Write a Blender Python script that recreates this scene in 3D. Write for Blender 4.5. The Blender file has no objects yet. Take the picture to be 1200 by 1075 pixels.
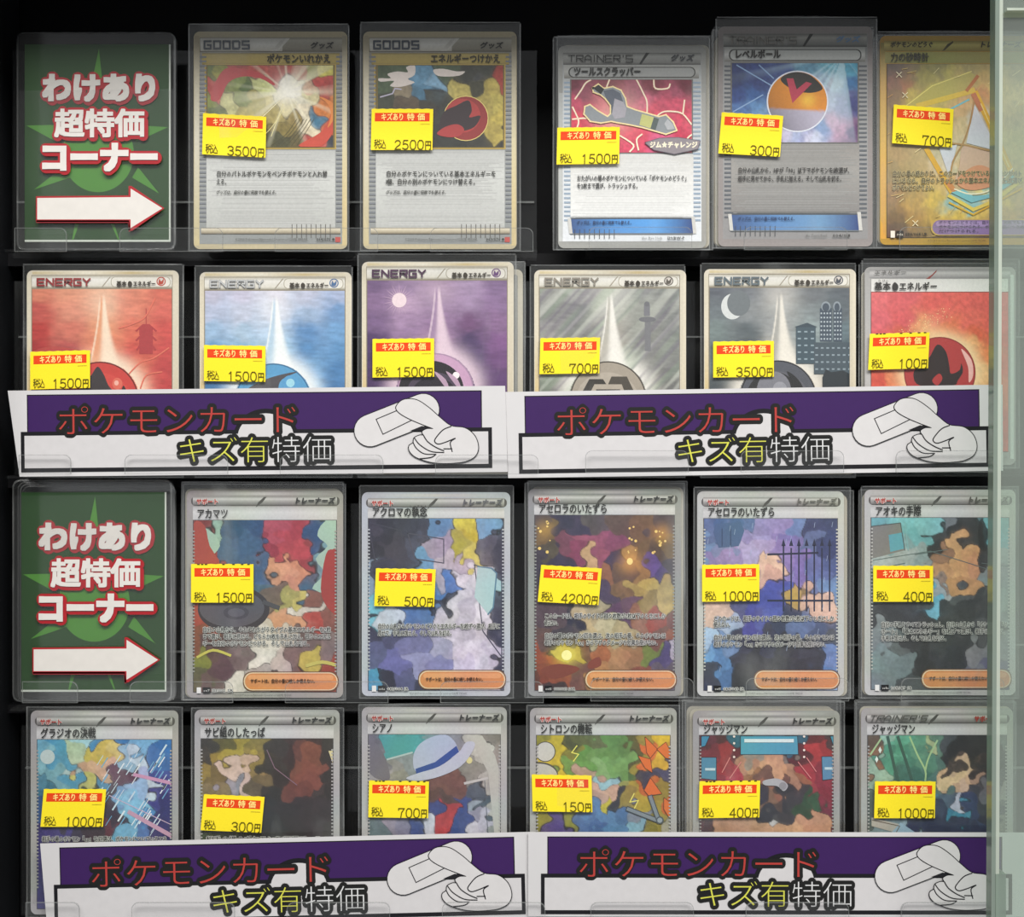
import bpy, math, random
import numpy as np
from mathutils import Matrix, Vector

# ------------------------------------------------------------------ camera, world, light, exposure
S = 0.00036            # metres per photograph pixel on the card plane
D = 0.60               # camera distance from the card plane
Z0 = 1.30
scn = bpy.context.scene
COL = scn.collection
cam_d = bpy.data.cameras.new('camera'); cam_d.lens = 50; cam_d.sensor_width = 36; cam_d.clip_start = 0.01
cam = bpy.data.objects.new('camera', cam_d); COL.objects.link(cam)
cam.location = (0, -D, Z0); cam.rotation_euler = (math.pi/2, 0, 0)
scn.camera = cam
w = bpy.data.worlds.new('world'); scn.world = w; w.use_nodes = True
w.node_tree.nodes['Background'].inputs[0].default_value = (0.95, 0.98, 1.0, 1)
w.node_tree.nodes['Background'].inputs[1].default_value = 0.30
def area(name, loc, target, sx, sy, power, col=(1, 1, 1)):
    l = bpy.data.lights.new(name, 'AREA'); l.shape = 'RECTANGLE'; l.size = sx; l.size_y = sy
    l.energy = power; l.color = col
    o = bpy.data.objects.new(name, l); COL.objects.link(o); o.location = loc
    o.rotation_euler = (Vector(target)-Vector(loc)).to_track_quat('-Z', 'Y').to_euler()
    return o
area('shop_ceiling_light', (0.15, -1.15, Z0+1.05), (0, 0, Z0-0.05), 1.5, 0.5, 39, (1, 0.985, 0.95))
scn.view_settings.view_transform = 'Standard'; scn.view_settings.look = 'None'
scn.view_settings.gamma = 1; scn.view_settings.use_curve_mapping = False
scn.view_settings.exposure = 0.0
scn.cycles.transparent_max_bounces = 48
scn.cycles.max_bounces = 8

rnd = random.Random(5)
nprng = np.random.RandomState(7)

# ------------------------------------------------------------------ materials
def newmat(name):
    m = bpy.data.materials.new(name); m.use_nodes = True
    nt = m.node_tree; nt.nodes.clear()
    return m, nt
def nd(nt, t, **k):
    n = nt.nodes.new(t)
    for a, b in k.items(): setattr(n, a, b)
    return n
def lk(nt, a, b): nt.links.new(a, b)

def mat_print(name, rough=0.5, grain=0.06, gscale=900, metallic=0.0, spec=0.3, foil=0.0):
    m, nt = newmat(name)
    out = nd(nt, 'ShaderNodeOutputMaterial'); bs = nd(nt, 'ShaderNodeBsdfPrincipled')
    at = nd(nt, 'ShaderNodeAttribute', attribute_name='ink')
    tc = nd(nt, 'ShaderNodeTexCoord'); no = nd(nt, 'ShaderNodeTexNoise')
    no.inputs['Scale'].default_value = gscale; no.inputs['Detail'].default_value = 3
    lk(nt, tc.outputs['Object'], no.inputs['Vector'])
    mr = nd(nt, 'ShaderNodeMapRange'); mr.inputs[3].default_value = 1-grain*2; mr.inputs[4].default_value = 1+grain*2
    lk(nt, no.outputs[0], mr.inputs[0])
    mx = nd(nt, 'ShaderNodeMixRGB', blend_type='MULTIPLY'); mx.inputs[0].default_value = 1
    lk(nt, at.outputs['Color'], mx.inputs[1]); lk(nt, mr.outputs[0], mx.inputs[2])
    last = mx.outputs[0]
    if foil > 0:
        n2 = nd(nt, 'ShaderNodeTexNoise'); n2.inputs['Scale'].default_value = 35; n2.inputs['Detail'].default_value = 2
        lk(nt, tc.outputs['Object'], n2.inputs['Vector'])
        m2 = nd(nt, 'ShaderNodeMixRGB', blend_type='SOFT_LIGHT'); m2.inputs[0].default_value = foil
        lk(nt, last, m2.inputs[1]); lk(nt, n2.outputs['Color'], m2.inputs[2]); last = m2.outputs[0]
    lk(nt, last, bs.inputs['Base Color'])
    bs.inputs['Roughness'].default_value = rough; bs.inputs['Metallic'].default_value = metallic
    bs.inputs['Specular IOR Level'].default_value = spec
    lk(nt, bs.outputs[0], out.inputs[0])
    return m

def mat_plain(name, col, rough=0.5, spec=0.5, bump=0.0, bscale=300, var=0.0):
    m, nt = newmat(name)
    out = nd(nt, 'ShaderNodeOutputMaterial'); bs = nd(nt, 'ShaderNodeBsdfPrincipled')
    tc = nd(nt, 'ShaderNodeTexCoord'); no = nd(nt, 'ShaderNodeTexNoise')
    no.inputs['Scale'].default_value = bscale; no.inputs['Detail'].default_value = 4
    lk(nt, tc.outputs['Object'], no.inputs['Vector'])
    rp = nd(nt, 'ShaderNodeMapRange'); rp.inputs[3].default_value = 1-var; rp.inputs[4].default_value = 1+var
    lk(nt, no.outputs[0], rp.inputs[0])
    mx = nd(nt, 'ShaderNodeMixRGB', blend_type='MULTIPLY'); mx.inputs[0].default_value = 1
    mx.inputs[1].default_value = (*col, 1); lk(nt, rp.outputs[0], mx.inputs[2])
    lk(nt, mx.outputs[0], bs.inputs['Base Color'])
    if bump:
        b = nd(nt, 'ShaderNodeBump'); b.inputs['Strength'].default_value = bump; b.inputs['Distance'].default_value = 0.0005
        lk(nt, no.outputs[0], b.inputs['Height']); lk(nt, b.outputs[0], bs.inputs['Normal'])
    bs.inputs['Roughness'].default_value = rough; bs.inputs['Specular IOR Level'].default_value = spec
    lk(nt, bs.outputs[0], out.inputs[0])
    return m

def mat_film(name, haze=0.06, streak=0.12, sscale=30, stretch=(1, 1, 0.25), rough=0.12, gloss=0.06, bump=0.25, hcol=(0.8, 0.82, 0.8), tint=(1, 1, 1), thr=0.55):
    """clear plastic film / sheet: mostly see-through, with diffuse haze, scuffs and painted sheen, and a glossy face"""
    m, nt = newmat(name)
    out = nd(nt, 'ShaderNodeOutputMaterial')
    tr = nd(nt, 'ShaderNodeBsdfTransparent'); tr.inputs[0].default_value = (*tint, 1)
    df = nd(nt, 'ShaderNodeBsdfDiffuse'); df.inputs[0].default_value = (*hcol, 1)
    gl = nd(nt, 'ShaderNodeBsdfGlossy'); gl.inputs['Roughness'].default_value = rough
    tc = nd(nt, 'ShaderNodeTexCoord'); mp = nd(nt, 'ShaderNodeMapping'); mp.inputs['Scale'].default_value = stretch
    no = nd(nt, 'ShaderNodeTexNoise'); no.inputs['Scale'].default_value = sscale; no.inputs['Detail'].default_value = 5
    no.inputs['Distortion'].default_value = 0.8
    oi = nd(nt, 'ShaderNodeObjectInfo'); ad = nd(nt, 'ShaderNodeVectorMath', operation='MULTIPLY_ADD')
    lk(nt, oi.outputs['Random'], ad.inputs[0]); ad.inputs[1].default_value = (7, 5, 3)
    lk(nt, tc.outputs['Object'], ad.inputs[2])
    lk(nt, ad.outputs[0], mp.inputs[0]); lk(nt, mp.outputs[0], no.inputs['Vector'])
    mr = nd(nt, 'ShaderNodeMapRange'); mr.inputs[1].default_value = thr; mr.inputs[2].default_value = 0.85
    mr.inputs[3].default_value = haze; mr.inputs[4].default_value = haze+streak
    lk(nt, no.outputs[0], mr.inputs[0])
    m1 = nd(nt, 'ShaderNodeMixShader'); lk(nt, mr.outputs[0], m1.inputs[0])
    lk(nt, tr.outputs[0], m1.inputs[1]); lk(nt, df.outputs[0], m1.inputs[2])
    m2 = nd(nt, 'ShaderNodeMixShader'); m2.inputs[0].default_value = gloss
    lk(nt, m1.outputs[0], m2.inputs[1]); lk(nt, gl.outputs[0], m2.inputs[2])
    if bump:
        b = nd(nt, 'ShaderNodeBump'); b.inputs['Strength'].default_value = bump; b.inputs['Distance'].default_value = 0.002
        lk(nt, no.outputs[0], b.inputs['Height']); lk(nt, b.outputs[0], gl.inputs['Normal'])
    lk(nt, m2.outputs[0], out.inputs[0])
    return m

M_PRINT = mat_print('card_print_ink', 0.45)
M_FOIL = mat_print('foil_card_print', 0.38, foil=0.35, spec=0.5)
M_PAPER = mat_print('laminated_paper_print', 0.4, grain=0.03, gscale=300, spec=0.4)
M_STICK = mat_print('sticker_paper_print', 0.6, grain=0.03, gscale=1500, spec=0.2)
M_CARDEDGE = mat_plain('card_stock_edge', (0.45, 0.43, 0.38), 0.7, var=0.1)
M_STEDGE = mat_plain('yellow_sticker_paper', (0.83, 0.66, 0.03), 0.6, var=0.04)
M_SLEEVE = mat_film('card_sleeve_film', 0.016, 0.22, 26, (1, 1, 0.35), 0.14, 0.05, thr=0.6)  # white streaks are wear plus painted highlights of the crumpled film
M_CASE = mat_film('rigid_card_case_plastic', 0.006, 0.03, 22, (1.4, 1, 0.3), 0.08, 0.05, bump=0.1)
M_ACRYL = mat_film('clear_acrylic_sheet', 0.006, 0.02, 12, (1, 1, 1), 0.05, 0.035, bump=0.03)
M_EDGE = mat_film('polished_acrylic_edge', 0.16, 0.15, 60, (1, 1, 1), 0.1, 0.1, hcol=(0.75, 0.78, 0.76), tint=(.62, .62, .62))
M_SEAM = mat_film('welded_sleeve_seam', 0.10, 0.30, 90, (1, 1, 0.3), 0.15, 0.15)
M_BLACK = mat_plain('black_display_backing', (0.005, 0.005, 0.006), 0.5, 0.12, bump=0.2, bscale=60, var=0.3)
M_BLACK2 = mat_plain('black_plastic_step', (0.006, 0.006, 0.007), 0.5, 0.15, bump=0.1, bscale=40, var=0.5)
M_METAL = mat_plain('dark_cabinet_frame_metal', (0.012, 0.013, 0.015), 0.35, 0.5, bump=0.05, bscale=20, var=0.2)

# ------------------------------------------------------------------ helpers
def lin(c):
    if isinstance(c, str): c = tuple(int(c[i:i+2], 16) for i in (0, 2, 4))
    c = np.asarray(c, float)/255.0
    return np.where(c <= 0.04045, c/12.92, ((c+0.055)/1.055)**2.4)

def pos(px, py, y=0.0):
    k = (D+y)/D*S
    return Vector(((px-600)*k, y, Z0+(537.5-py)*k))

_gc = {}
def glyph(ch, res, off=0.0):
    k = (ch, res, off)
    if k in _gc: return _gc[k]
    c = bpy.data.curves.new('g', 'FONT'); c.body = ch; c.resolution_u = res; c.offset = off
    o = bpy.data.objects.new('g', c); COL.objects.link(o)
    dg = bpy.context.evaluated_depsgraph_get(); dg.update()
    e = o.evaluated_get(dg); me = e.to_mesh()
    v = np.array([(p.co.x, p.co.y) for p in me.vertices]) if len(me.vertices) else np.zeros((0, 2))
    f = [tuple(p.vertices) for p in me.polygons]
    e.to_mesh_clear(); bpy.data.objects.remove(o); bpy.data.curves.remove(c)
    if ord(ch) > 0x2000: adv, sh = 1.0, 0.0
    elif ch == ' ' or not len(v): adv, sh = 0.3, 0.0
    else: adv, sh = v[:, 0].max()-v[:, 0].min()+0.11, -v[:, 0].min()+0.055
    if len(v): v = v+np.array([sh, 0])
    _gc[k] = (v, f, adv)
    return _gc[k]

# monoline capitals and digits on a unit box (x 0..1, y 0 top .. 1 bottom)
STROKES = {
 'G': [[(1, 0), (0, 0), (0, 1), (1, 1), (1, .5), (.5, .5)]], 'O': [[(0, 0), (1, 0), (1, 1), (0, 1), (0, 0)]],
 'D': [[(0, 0), (.85, 0), (1, .15), (1, .85), (.85, 1), (0, 1), (0, 0)]], 'S': [[(1, 0), (0, 0), (0, .5), (1, .5), (1, 1), (0, 1)]],
 'E': [[(1, 0), (0, 0), (0, 1), (1, 1)], [(0, .5), (.9, .5)]], 'N': [[(0, 1), (0, 0), (1, 1), (1, 0)]],
 'R': [[(0, 1), (0, 0), (1, 0), (1, .5), (0, .5)], [(.45, .5), (1, 1)]], 'Y': [[(0, 0), (.5, .5), (1, 0)], [(.5, .5), (.5, 1)]],
 'T': [[(0, 0), (1, 0)], [(.5, 0), (.5, 1)]], 'A': [[(0, 1), (0, .3), (.4, 0), (.6, 0), (1, .3), (1, 1)], [(0, .6), (1, .6)]],
 'I': [[(.5, 0), (.5, 1)]], "'": [[(.5, 0), (.5, .25)]], 'V': [[(0, 0), (.4, 1), (1, 0)]],
 '0': [[(.3, 0), (.7, 0), (.93, .18), (1, .5), (.93, .82), (.7, 1), (.3, 1), (.07, .82), (0, .5), (.07, .18), (.3, 0)]],
 '1': [[(.25, .2), (.55, 0), (.55, 1)]],
 '2': [[(.03, .22), (.2, .05), (.5, 0), (.8, .06), (.95, .25), (.85, .48), (.3, .75), (.02, 1), (1, 1)]],
 '3': [[(.03, .16), (.25, .02), (.6, 0), (.92, .14), (.9, .36), (.6, .48), (.35, .48)], [(.6, .48), (.93, .6), (1, .78), (.8, .96), (.4, 1), (0, .86)]],
 '4': [[(.75, 1), (.75, 0), (0, .7), (1, .7)]],
 '5': [[(.92, 0), (.2, 0), (.1, .45), (.45, .36), (.85, .46), (1, .7), (.82, .93), (.45, 1), (.02, .88)]],
 '7': [[(0, .18), (0, 0), (1, 0), (.55, .45), (.42, 1)]],
}

MICRO = 0.16
class Sheet:
    """flat print: coloured polygons in photograph-pixel units, stacked a hair apart in the order laid down"""
    def __init__(s, base=0): s.v = []; s.f = []; s.c = []; s.n = 0; s.layer = base; s.clip = None
    def _add(s, pts, faces, col, lay):
        pts = np.asarray(pts, float)
        s.v.append(np.column_stack([pts, np.full(len(pts), lay)]))
        s.f += [tuple(i+s.n for i in f) for f in faces]
        col = np.asarray(col)
        s.c.append(np.tile(col, (len(pts), 1)) if col.ndim == 1 else col)
        s.n += len(pts)
    def up(s): s.layer += 1; return s.layer
    def poly(s, pts, col, up=True):
        if up: s.up()
        pts = list(pts)
        if s.clip: pts = clip(pts, s.clip)
        if len(pts) < 3: return
        s._add(pts, [tuple(range(len(pts)))], lin(col), s.layer)
    def rect(s, x0, y0, x1, y1, col, up=True): s.poly([(x0, y0), (x1, y0), (x1, y1), (x0, y1)], col, up)
    def vgrad(s, x0, y0, x1, y1, stops):
        """stops: list of (t, colour) from top to bottom"""
        s.up()
        n = len(stops); p = []; c = []
        for t, cc in stops:
            y = y0+(y1-y0)*t; p += [(x0, y), (x1, y)]; c += [lin(cc), lin(cc)]
        s._add(p, [(2*i, 2*i+1, 2*i+3, 2*i+2) for i in range(n-1)], np.array(c), s.layer)
    def hgrad(s, x0, y0, x1, y1, stops):
        s.up()
        n = len(stops); p = []; c = []
        for t, cc in stops:
            x = x0+(x1-x0)*t; p += [(x, y0), (x, y1)]; c += [lin(cc), lin(cc)]
        s._add(p, [(2*i, 2*i+1, 2*i+3, 2*i+2) for i in range(n-1)], np.array(c), s.layer)
    def rrect(s, x0, y0, x1, y1, r, col, n=5, up=True): s.poly(rr(x0, y0, x1, y1, r, n), col, up)
    def ell(s, cx, cy, rx, ry, col, n=28, a0=0, a1=360, up=True):
        s.poly([(cx+rx*math.cos(math.radians(a0+(a1-a0)*i/n)), cy+ry*math.sin(math.radians(a0+(a1-a0)*i/n))) for i in range(n+(a1-a0 < 360))], col, up)
    def line(s, pts, wd, col, up=True, closed=False):
        if up: s.up()
        pts = [Vector(p) for p in pts]
        if closed: pts.append(pts[0])
        for q_, (a, b) in enumerate(zip(pts, pts[1:])):
            d = b-a
            if d.length < 1e-6: continue
            d.normalize(); n = Vector((-d.y, d.x))*wd/2; e = d*wd*0.4
            q = [tuple(a-e+n), tuple(b+e+n), tuple(b+e-n), tuple(a-e-n)]
            if s.clip: q = clip(q, s.clip)
            if len(q) > 2: s._add(q, [tuple(range(len(q)))], lin(col), s.layer+(q_ % 3)*.2)
    def strokes(s, txt, x0, y0, x1, y1, wd, col, gap=0.28, slant=0, prop=None, up=True):
        if up: s.up()
        n = len(txt); ws = [0.35 if ch in "I'" else 1 for ch in txt]
        unit = (x1-x0)/(sum(ws)+gap*(n-1)); x = x0
        for ch, wq in zip(txt, ws):
            for st in STROKES.get(ch, []):
                s.line([(x+p[0]*unit*wq+(1-p[1])*slant, y0+p[1]*(y1-y0)) for p in st], wd, col, up=False)
            x += unit*(wq+gap)
    def text(s, t, x0, yc, h, col, x1=None, bold=0, slant=0, res=1, shifts=None, up=True, skew=0, off=0.0):
        """one line of lettering, em height h, centred on yc, squeezed to end at x1"""
        if up: s.up()
        tot = sum(glyph(ch, res)[2] for ch in t)
        kx = h if x1 is None else (x1-x0)/tot
        sh = shifts or ([(0, 0)] if not bold else [(-bold, 0), (bold, 0), (0, -bold), (0, bold)])
        x = x0; C = lin(col)
        for ch in t:
            v, f, adv = glyph(ch, res, off)
            if len(v):
                for q, (dx, dy) in enumerate(sh):
                    X = x+v[:, 0]*kx+slant*(v[:, 1]-.35)*h+dx; Y = yc-(v[:, 1]-.35)*h+dy+skew*(x-x0)
                    s._add(np.column_stack([X, Y]), f, C, s.layer+q*MICRO)
            x += adv*kx
        s.layer += (len(sh)-1)*MICRO
        return x
    def grid(s, box, fn, step=1.5):
        s.up()
        x0, y0, x1, y1 = box; nx = int((x1-x0)/step)+1; ny = int((y1-y0)/step)+1
        X, Y = np.meshgrid(np.linspace(x0, x1, nx), np.linspace(y0, y1, ny))
        c = fn(X.ravel(), Y.ravel())
        i = np.arange(nx*ny).reshape(ny, nx)
        a, b, cc, d = i[:-1, :-1].ravel(), i[:-1, 1:].ravel(), i[1:, 1:].ravel(), i[1:, :-1].ravel()
        s._add(np.column_stack([X.ravel(), Y.ravel()]), list(zip(a.tolist(), b.tolist(), cc.tolist(), d.tolist())), c, s.layer)
    def xf(s, fn):
        s.v = [np.column_stack([fn(a[:, :2]), a[:, 2]]) for a in s.v]
    def build(s, name, mat, parent, ox, oy, y0=0.0, dz=2.2e-5, k=S):
        """(ox, oy): photo point of the parent's base; y0: depth of layer 0"""
        V = np.concatenate(s.v); C = np.concatenate(s.c)
        co = np.column_stack([(V[:, 0]-ox)*k, y0-V[:, 2]*dz, (oy-V[:, 1])*k])
        me = bpy.data.meshes.new(name)
        me.from_pydata(co.tolist(), [], s.f)
        at = me.color_attributes.new('ink', 'FLOAT_COLOR', 'POINT')
        at.data.foreach_set('color', np.column_stack([C, np.ones(len(C))]).astype(np.float32).ravel())
        me.materials.append(mat)
        o = bpy.data.objects.new(name, me); COL.objects.link(o)
        if parent: o.parent = parent
        return o

def rr(x0, y0, x1, y1, r, n=5):
    out = []
    for cx, cy, a in ((x1-r, y0+r, -90), (x1-r, y1-r, 0), (x0+r, y1-r, 90), (x0+r, y0+r, 180)):
        for i in range(n+1):
            t = math.radians(a+90*i/n); out.append((cx+r*math.cos(t), cy+r*math.sin(t)))
    return out
def clip(pts, box):
    x0, y0, x1, y1 = box
    for ax, lim, sg in ((0, x0, 1), (0, x1, -1), (1, y0, 1), (1, y1, -1)):
        out = []
        for i in range(len(pts)):
            a, b = pts[i-1], pts[i]
            ia, ib = sg*(a[ax]-lim) >= 0, sg*(b[ax]-lim) >= 0
            if ia != ib:
                t = (lim-a[ax])/(b[ax]-a[ax]); out.append((a[0]+t*(b[0]-a[0]), a[1]+t*(b[1]-a[1])))
            if ib: out.append(tuple(b))
        pts = out
        if not pts: return []
    return pts
def smooth(pts, n=6, closed=True):
    out = []; m = len(pts)
    for i in range(m if closed else m-1):
        p = [Vector(pts[(i+j-1) % m] if closed else pts[min(max(i+j-1, 0), m-1)]) for j in range(4)]
        for k in range(n):
            t = k/n
            out.append(tuple(0.5*((2*p[1])+(p[2]-p[0])*t+(2*p[0]-5*p[1]+4*p[2]-p[3])*t*t+(3*p[1]-p[0]-3*p[2]+p[3])*t**3)))
    if not closed: out.append(tuple(pts[-1]))
    return out

# value noise for painted pictures
_T = nprng.rand(64, 64)
def vn(x, y):
    xi = np.floor(x).astype(int); yi = np.floor(y).astype(int); fx = x-xi; fy = y-yi
    fx = fx*fx*(3-2*fx); fy = fy*fy*(3-2*fy)
    g = lambda a, b: _T[a % 64, b % 64]
    return (g(xi, yi)*(1-fx)+g(xi+1, yi)*fx)*(1-fy)+(g(xi, yi+1)*(1-fx)+g(xi+1, yi+1)*fx)*fy-0.5

def paint(pts, power=5, warp=5, grain=0.10, seed=0, ops=(), brush=(1, 1), ink=0.0):
    """abstract patches of colour: each 'x,y,hex' is a dab; ops add glows / beams of printed light"""
    L = [p.split(',') for p in pts.replace('\n', '').split(';') if p.strip()]
    P = np.array([(float(a), float(b)) for a, b, _ in L]); C = np.array([lin(c.strip()) for *_, c in L])
    def fn(X, Y):
        hf = .15 if ink else 1; wx = X+warp*2.6*vn(X/12+seed, Y/12)+hf*warp*vn(X/4+9, Y/4+seed); wy = Y+warp*2.6*vn(X/12+31, Y/12+seed)+hf*warp*vn(X/4+seed, Y/4+17)
        d = (wx[:, None]-P[:, 0])**2+(wy[:, None]-P[:, 1])**2+1.0
        wt = d**(-power/2); wt /= wt.sum(1, keepdims=True)
        c = wt@C
        if ink:
            i2 = np.argsort(d, 1)[:, :2]; r_ = np.arange(len(X))
            gap = np.sqrt(d[r_, i2[:, 1]])-np.sqrt(d[r_, i2[:, 0]])
            diff = np.abs(np.sqrt(C[i2[:, 0]])-np.sqrt(C[i2[:, 1]])).sum(1)
            hard = C[i2[:, 0]]*(1+0.35*vn(X/9+seed, Y/9))[:, None]
            c = c*.3+hard*.7
            ln_ = np.clip(1.7-gap, 0, 1)*np.clip((diff-.22)*2.2, 0, 1)*ink
            c = c*(1-ln_[:, None])+lin('1c1a1e')*ln_[:, None]
        g = vn(X/3*brush[0]+seed*3, Y/3*brush[1])*grain*2+vn(X/1.6*brush[0], Y/1.6*brush[1]+seed)*grain
        c = c*(1+g[:, None]*2)
        for op in ops:
            if op[0] == 'glow':
                _, x, y, r, col, st = op
                a = st*np.exp(-((X-x)**2+(Y-y)**2)/(r*r)); c = c*(1-a[:, None])+lin(col)*a[:, None]
            elif op[0] == 'ring':
                _, x, y, r, wd, col, st = op
                dd = np.sqrt((X-x)**2+(Y-y)**2)-r
                a = st*np.where(dd < 0, 0, np.exp(-(dd/wd)**2)); c = c*(1-a[:, None])+lin(col)*a[:, None]
            elif op[0] == 'burst':
                _, x, y, n, col, st, r = op
                th = np.arctan2(Y-y, X-x)/(2*math.pi)*n; rr_ = np.sqrt((X-x)**2+(Y-y)**2)
                a = np.clip(st*np.clip(vn(th+50, rr_*0+seed)*3, 0, 1)*np.exp(-(rr_/r)**2), 0, 1); c = c*(1-a[:, None])+lin(col)*a[:, None]
            elif op[0] == 'beam':
                _, xt, yt, xb, yb, wt_, wb_, col, st = op
                t = np.clip((Y-yt)/(yb-yt), 0, 1); xc = xt+(xb-xt)*t**1.6; ww = wt_+(wb_-wt_)*t**1.5
                a = st*np.exp(-((X-xc)/ww)**4)*np.clip((Y-yt)/10, 0, 1)*(Y < yb+4); c = c*(1-a[:, None])+lin(col)*a[:, None]
            elif op[0] == 'diag':
                _, n, col, st, sl = op
                t = (X*math.cos(sl)+Y*math.sin(sl))/n; u = (-X*math.sin(sl)+Y*math.cos(sl))/60
                a = st*np.clip(vn(t+seed, u)*3, 0, 1); c = c*(1-a[:, None])+lin(col)*a[:, None]
        return np.clip(c, 0, 1)
    return fn

def empty(name, loc, label=None, cat=None, group=None, rot=0.0):
    o = bpy.data.objects.new(name, None); COL.objects.link(o); o.location = loc; o.rotation_euler = (0, rot, 0)
    o.empty_display_size = 0.01
    if label: o['label'] = label
    if cat: o['category'] = cat
    if group: o['group'] = group
    return o

def mesh_obj(name, verts, faces, mat, parent=None, smooth_=False):
    me = bpy.data.meshes.new(name); me.from_pydata(verts, [], faces); me.update()
    me.materials.append(mat)
    if smooth_:
        for p in me.polygons: p.use_smooth = True
    o = bpy.data.objects.new(name, me); COL.objects.link(o)
    if parent: o.parent = parent
    return o

def slab(name, pts, ox, oy, yf, th, mat, parent, k=S):
    """prism of a photo-unit outline: front face at depth yf, thickness th going back"""
    n = len(pts)
    V = [((x-ox)*k, yf, (oy-y)*k) for x, y in pts]+[((x-ox)*k, yf+th, (oy-y)*k) for x, y in pts]
    F = [tuple(range(n)), tuple(range(2*n-1, n-1, -1))]+[(i, i+n, (i+1) % n+n, (i+1) % n) for i in range(n)]
    return mesh_obj(name, V, F, mat, parent)

def box(name, x0, x1, y0, y1, z0, z1, mat, parent=None):
    V = [(x, y, z) for z in (z0, z1) for y in (y0, y1) for x in (x0, x1)]
    F = [(0, 2, 3, 1), (4, 5, 7, 6), (0, 1, 5, 4), (2, 6, 7, 3), (0, 4, 6, 2), (1, 3, 7, 5)]
    return mesh_obj(name, V, F, mat, parent)
def struct(o): o['kind'] = 'structure'; return o

# ------------------------------------------------------------------ the cabinet
def pbox(name, px0, py0, px1, py1, y0, y1, mat, parent=None):
    a = pos(px0, py1, y0); b = pos(px1, py0, y0)
    return box(name, a.x, b.x, y0, y1, a.z, b.z, mat, parent)
struct(pbox('wall_back', -140, -220, 1500, 1300, 0.034, 0.040, M_BLACK))
struct(box('wall_left', -0.262, -0.226, -0.075, 0.034, Z0-0.29, Z0+0.29, M_METAL))
struct(box('shading_top', -0.30, 0.40, -0.078, 0.034, Z0+0.215, Z0+0.235, M_METAL))  # unseen cabinet top, added and sized to shade the top row
struct(box('trim_1', -0.2262, -0.2185, -0.060, 0.030, Z0-0.29, Z0+0.215, M_METAL))
for i, (yt, yb) in enumerate(((296, 312), (556, 572), (825, 836))):      # black steps the racks stand on
    struct(pbox('trim_%d' % (i+2), 4, yt+1, 1320, yb, 0.0165, 0.033, M_BLACK2))

# ------------------------------------------------------------------ clear racks with front tabs
TABW = 121
def rack(px0, px1, ybot, lip, tabs, label, lit_edge, backtop, group='clear racks holding the cards'):
    y = -0.0105
    o = empty('acrylic_card_rack', pos((px0+px1)/2, ybot, 0.0), label, 'rack', group)
    def X(p, d): return pos(p, 0, d).x-o.location.x
    def Z(p, d): return pos(0, p, d).z-o.location.z
    t = 0.0008
    box('bottom_ledge', X(px0, 0), X(px1, 0), y, 0.016, -0.0016, -0.0006, M_ACRYL, o)
    box('back_plate', X(px0, 0.016), X(px1, 0.016), 0.0145, 0.016, -0.0006, Z(backtop, 0.016), M_ACRYL, o)
    box('lit_plate_edge', X(px0+4, 0.013), X(px1-3, 0.013), 0.0125, 0.0143, Z(lit_edge+1, 0.013), Z(lit_edge-1, 0.013), M_EDGE, o)  # pale bar standing in for the lit top edge of the clear plate
    for (a, b, rl, rrr) in tabs:
        k = (D+y)/D*S
        r = 8
        pts = []
        pts += [(b, ybot), (a, ybot)]
        if rl: pts += [(a, lip+r)]+[(a+r-r*math.cos(math.radians(q)), lip+r-r*math.sin(math.radians(q))) for q in (22, 45, 68, 90)]
        else: pts += [(a, lip)]
        if rrr: pts += [(b-r+r*math.sin(math.radians(q)), lip+r-r*math.cos(math.radians(q))) for q in (0, 22, 45, 68)]+[(b, lip+r)]
        else: pts += [(b, lip)]
        P = [(pos(x, yy, y).x-o.location.x, pos(x, yy, y).z-o.location.z) for x, yy in pts]
        n = len(P)
        V = [(x, y, z) for x, z in P]+[(x, y+t, z) for x, z in P]
        F = [tuple(range(n)), tuple(range(2*n-1, n-1, -1))]
        tb = mesh_obj('front_tab', V, F, M_ACRYL, o)
        # polished rim of the tab, slightly proud
        V = []; F = []
        c = Vector((sum(p[0] for p in P)/n, sum(p[1] for p in P)/n))
        for x, z in P:
            dx = 0.00022 if x < c.x else -0.00022; dz = 0.00022 if z < c.y else -0.00022
            V += [(x, y-0.0001, z), (x+dx, y-0.0001, z+dz), (x, y+t, z)]
        for i in range(n):
            j = (i+1) % n
            F += [(3*i, 3*j, 3*j+1, 3*i+1), (3*i, 3*i+2, 3*j+2, 3*j)]
        mesh_obj('tab_rim', V, F, M_EDGE, tb)
    return o
def tabs(x0, n, first=None):
    out = []
    if first: out.append((first[0], first[1], False, True))
    for i in range(n): out.append((x0+182*i, x0+182*i+TABW, True, True))
    return out
rack(16, 629, 295, 267, tabs(140, 3, (17, 78)), 'clear rack in the top row under the sign and the two goods cards', 237, 60)
rack(686, 1215, 293, 266, tabs(690, 3), 'clear rack in the top row under the orange ball card', 237, 60)
rack(18, 640, 556, 533, tabs(146, 3, (22, 83)), 'clear rack behind the upper left purple banner', 395, 330)
rack(642, 1215, 554, 528, tabs(686, 3), 'clear rack behind the upper right purple banner', 395, 330)
rack(22, 634, 824, 799, tabs(152, 3, (26, 91)), 'clear rack in the third row under the lower green sign', 764, 590)
rack(688, 1215, 822, 795, tabs(692, 3), 'clear rack in the third row under the purple and grey cards at right', 756, 590)
rack(26, 640, 1084, 1058, tabs(154, 3, (30, 93)), 'clear rack behind the lower left purple banner', 900, 850)
rack(644, 1215, 1082, 1058, tabs(692, 3), 'clear rack behind the lower right purple banner', 900, 850)

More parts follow.
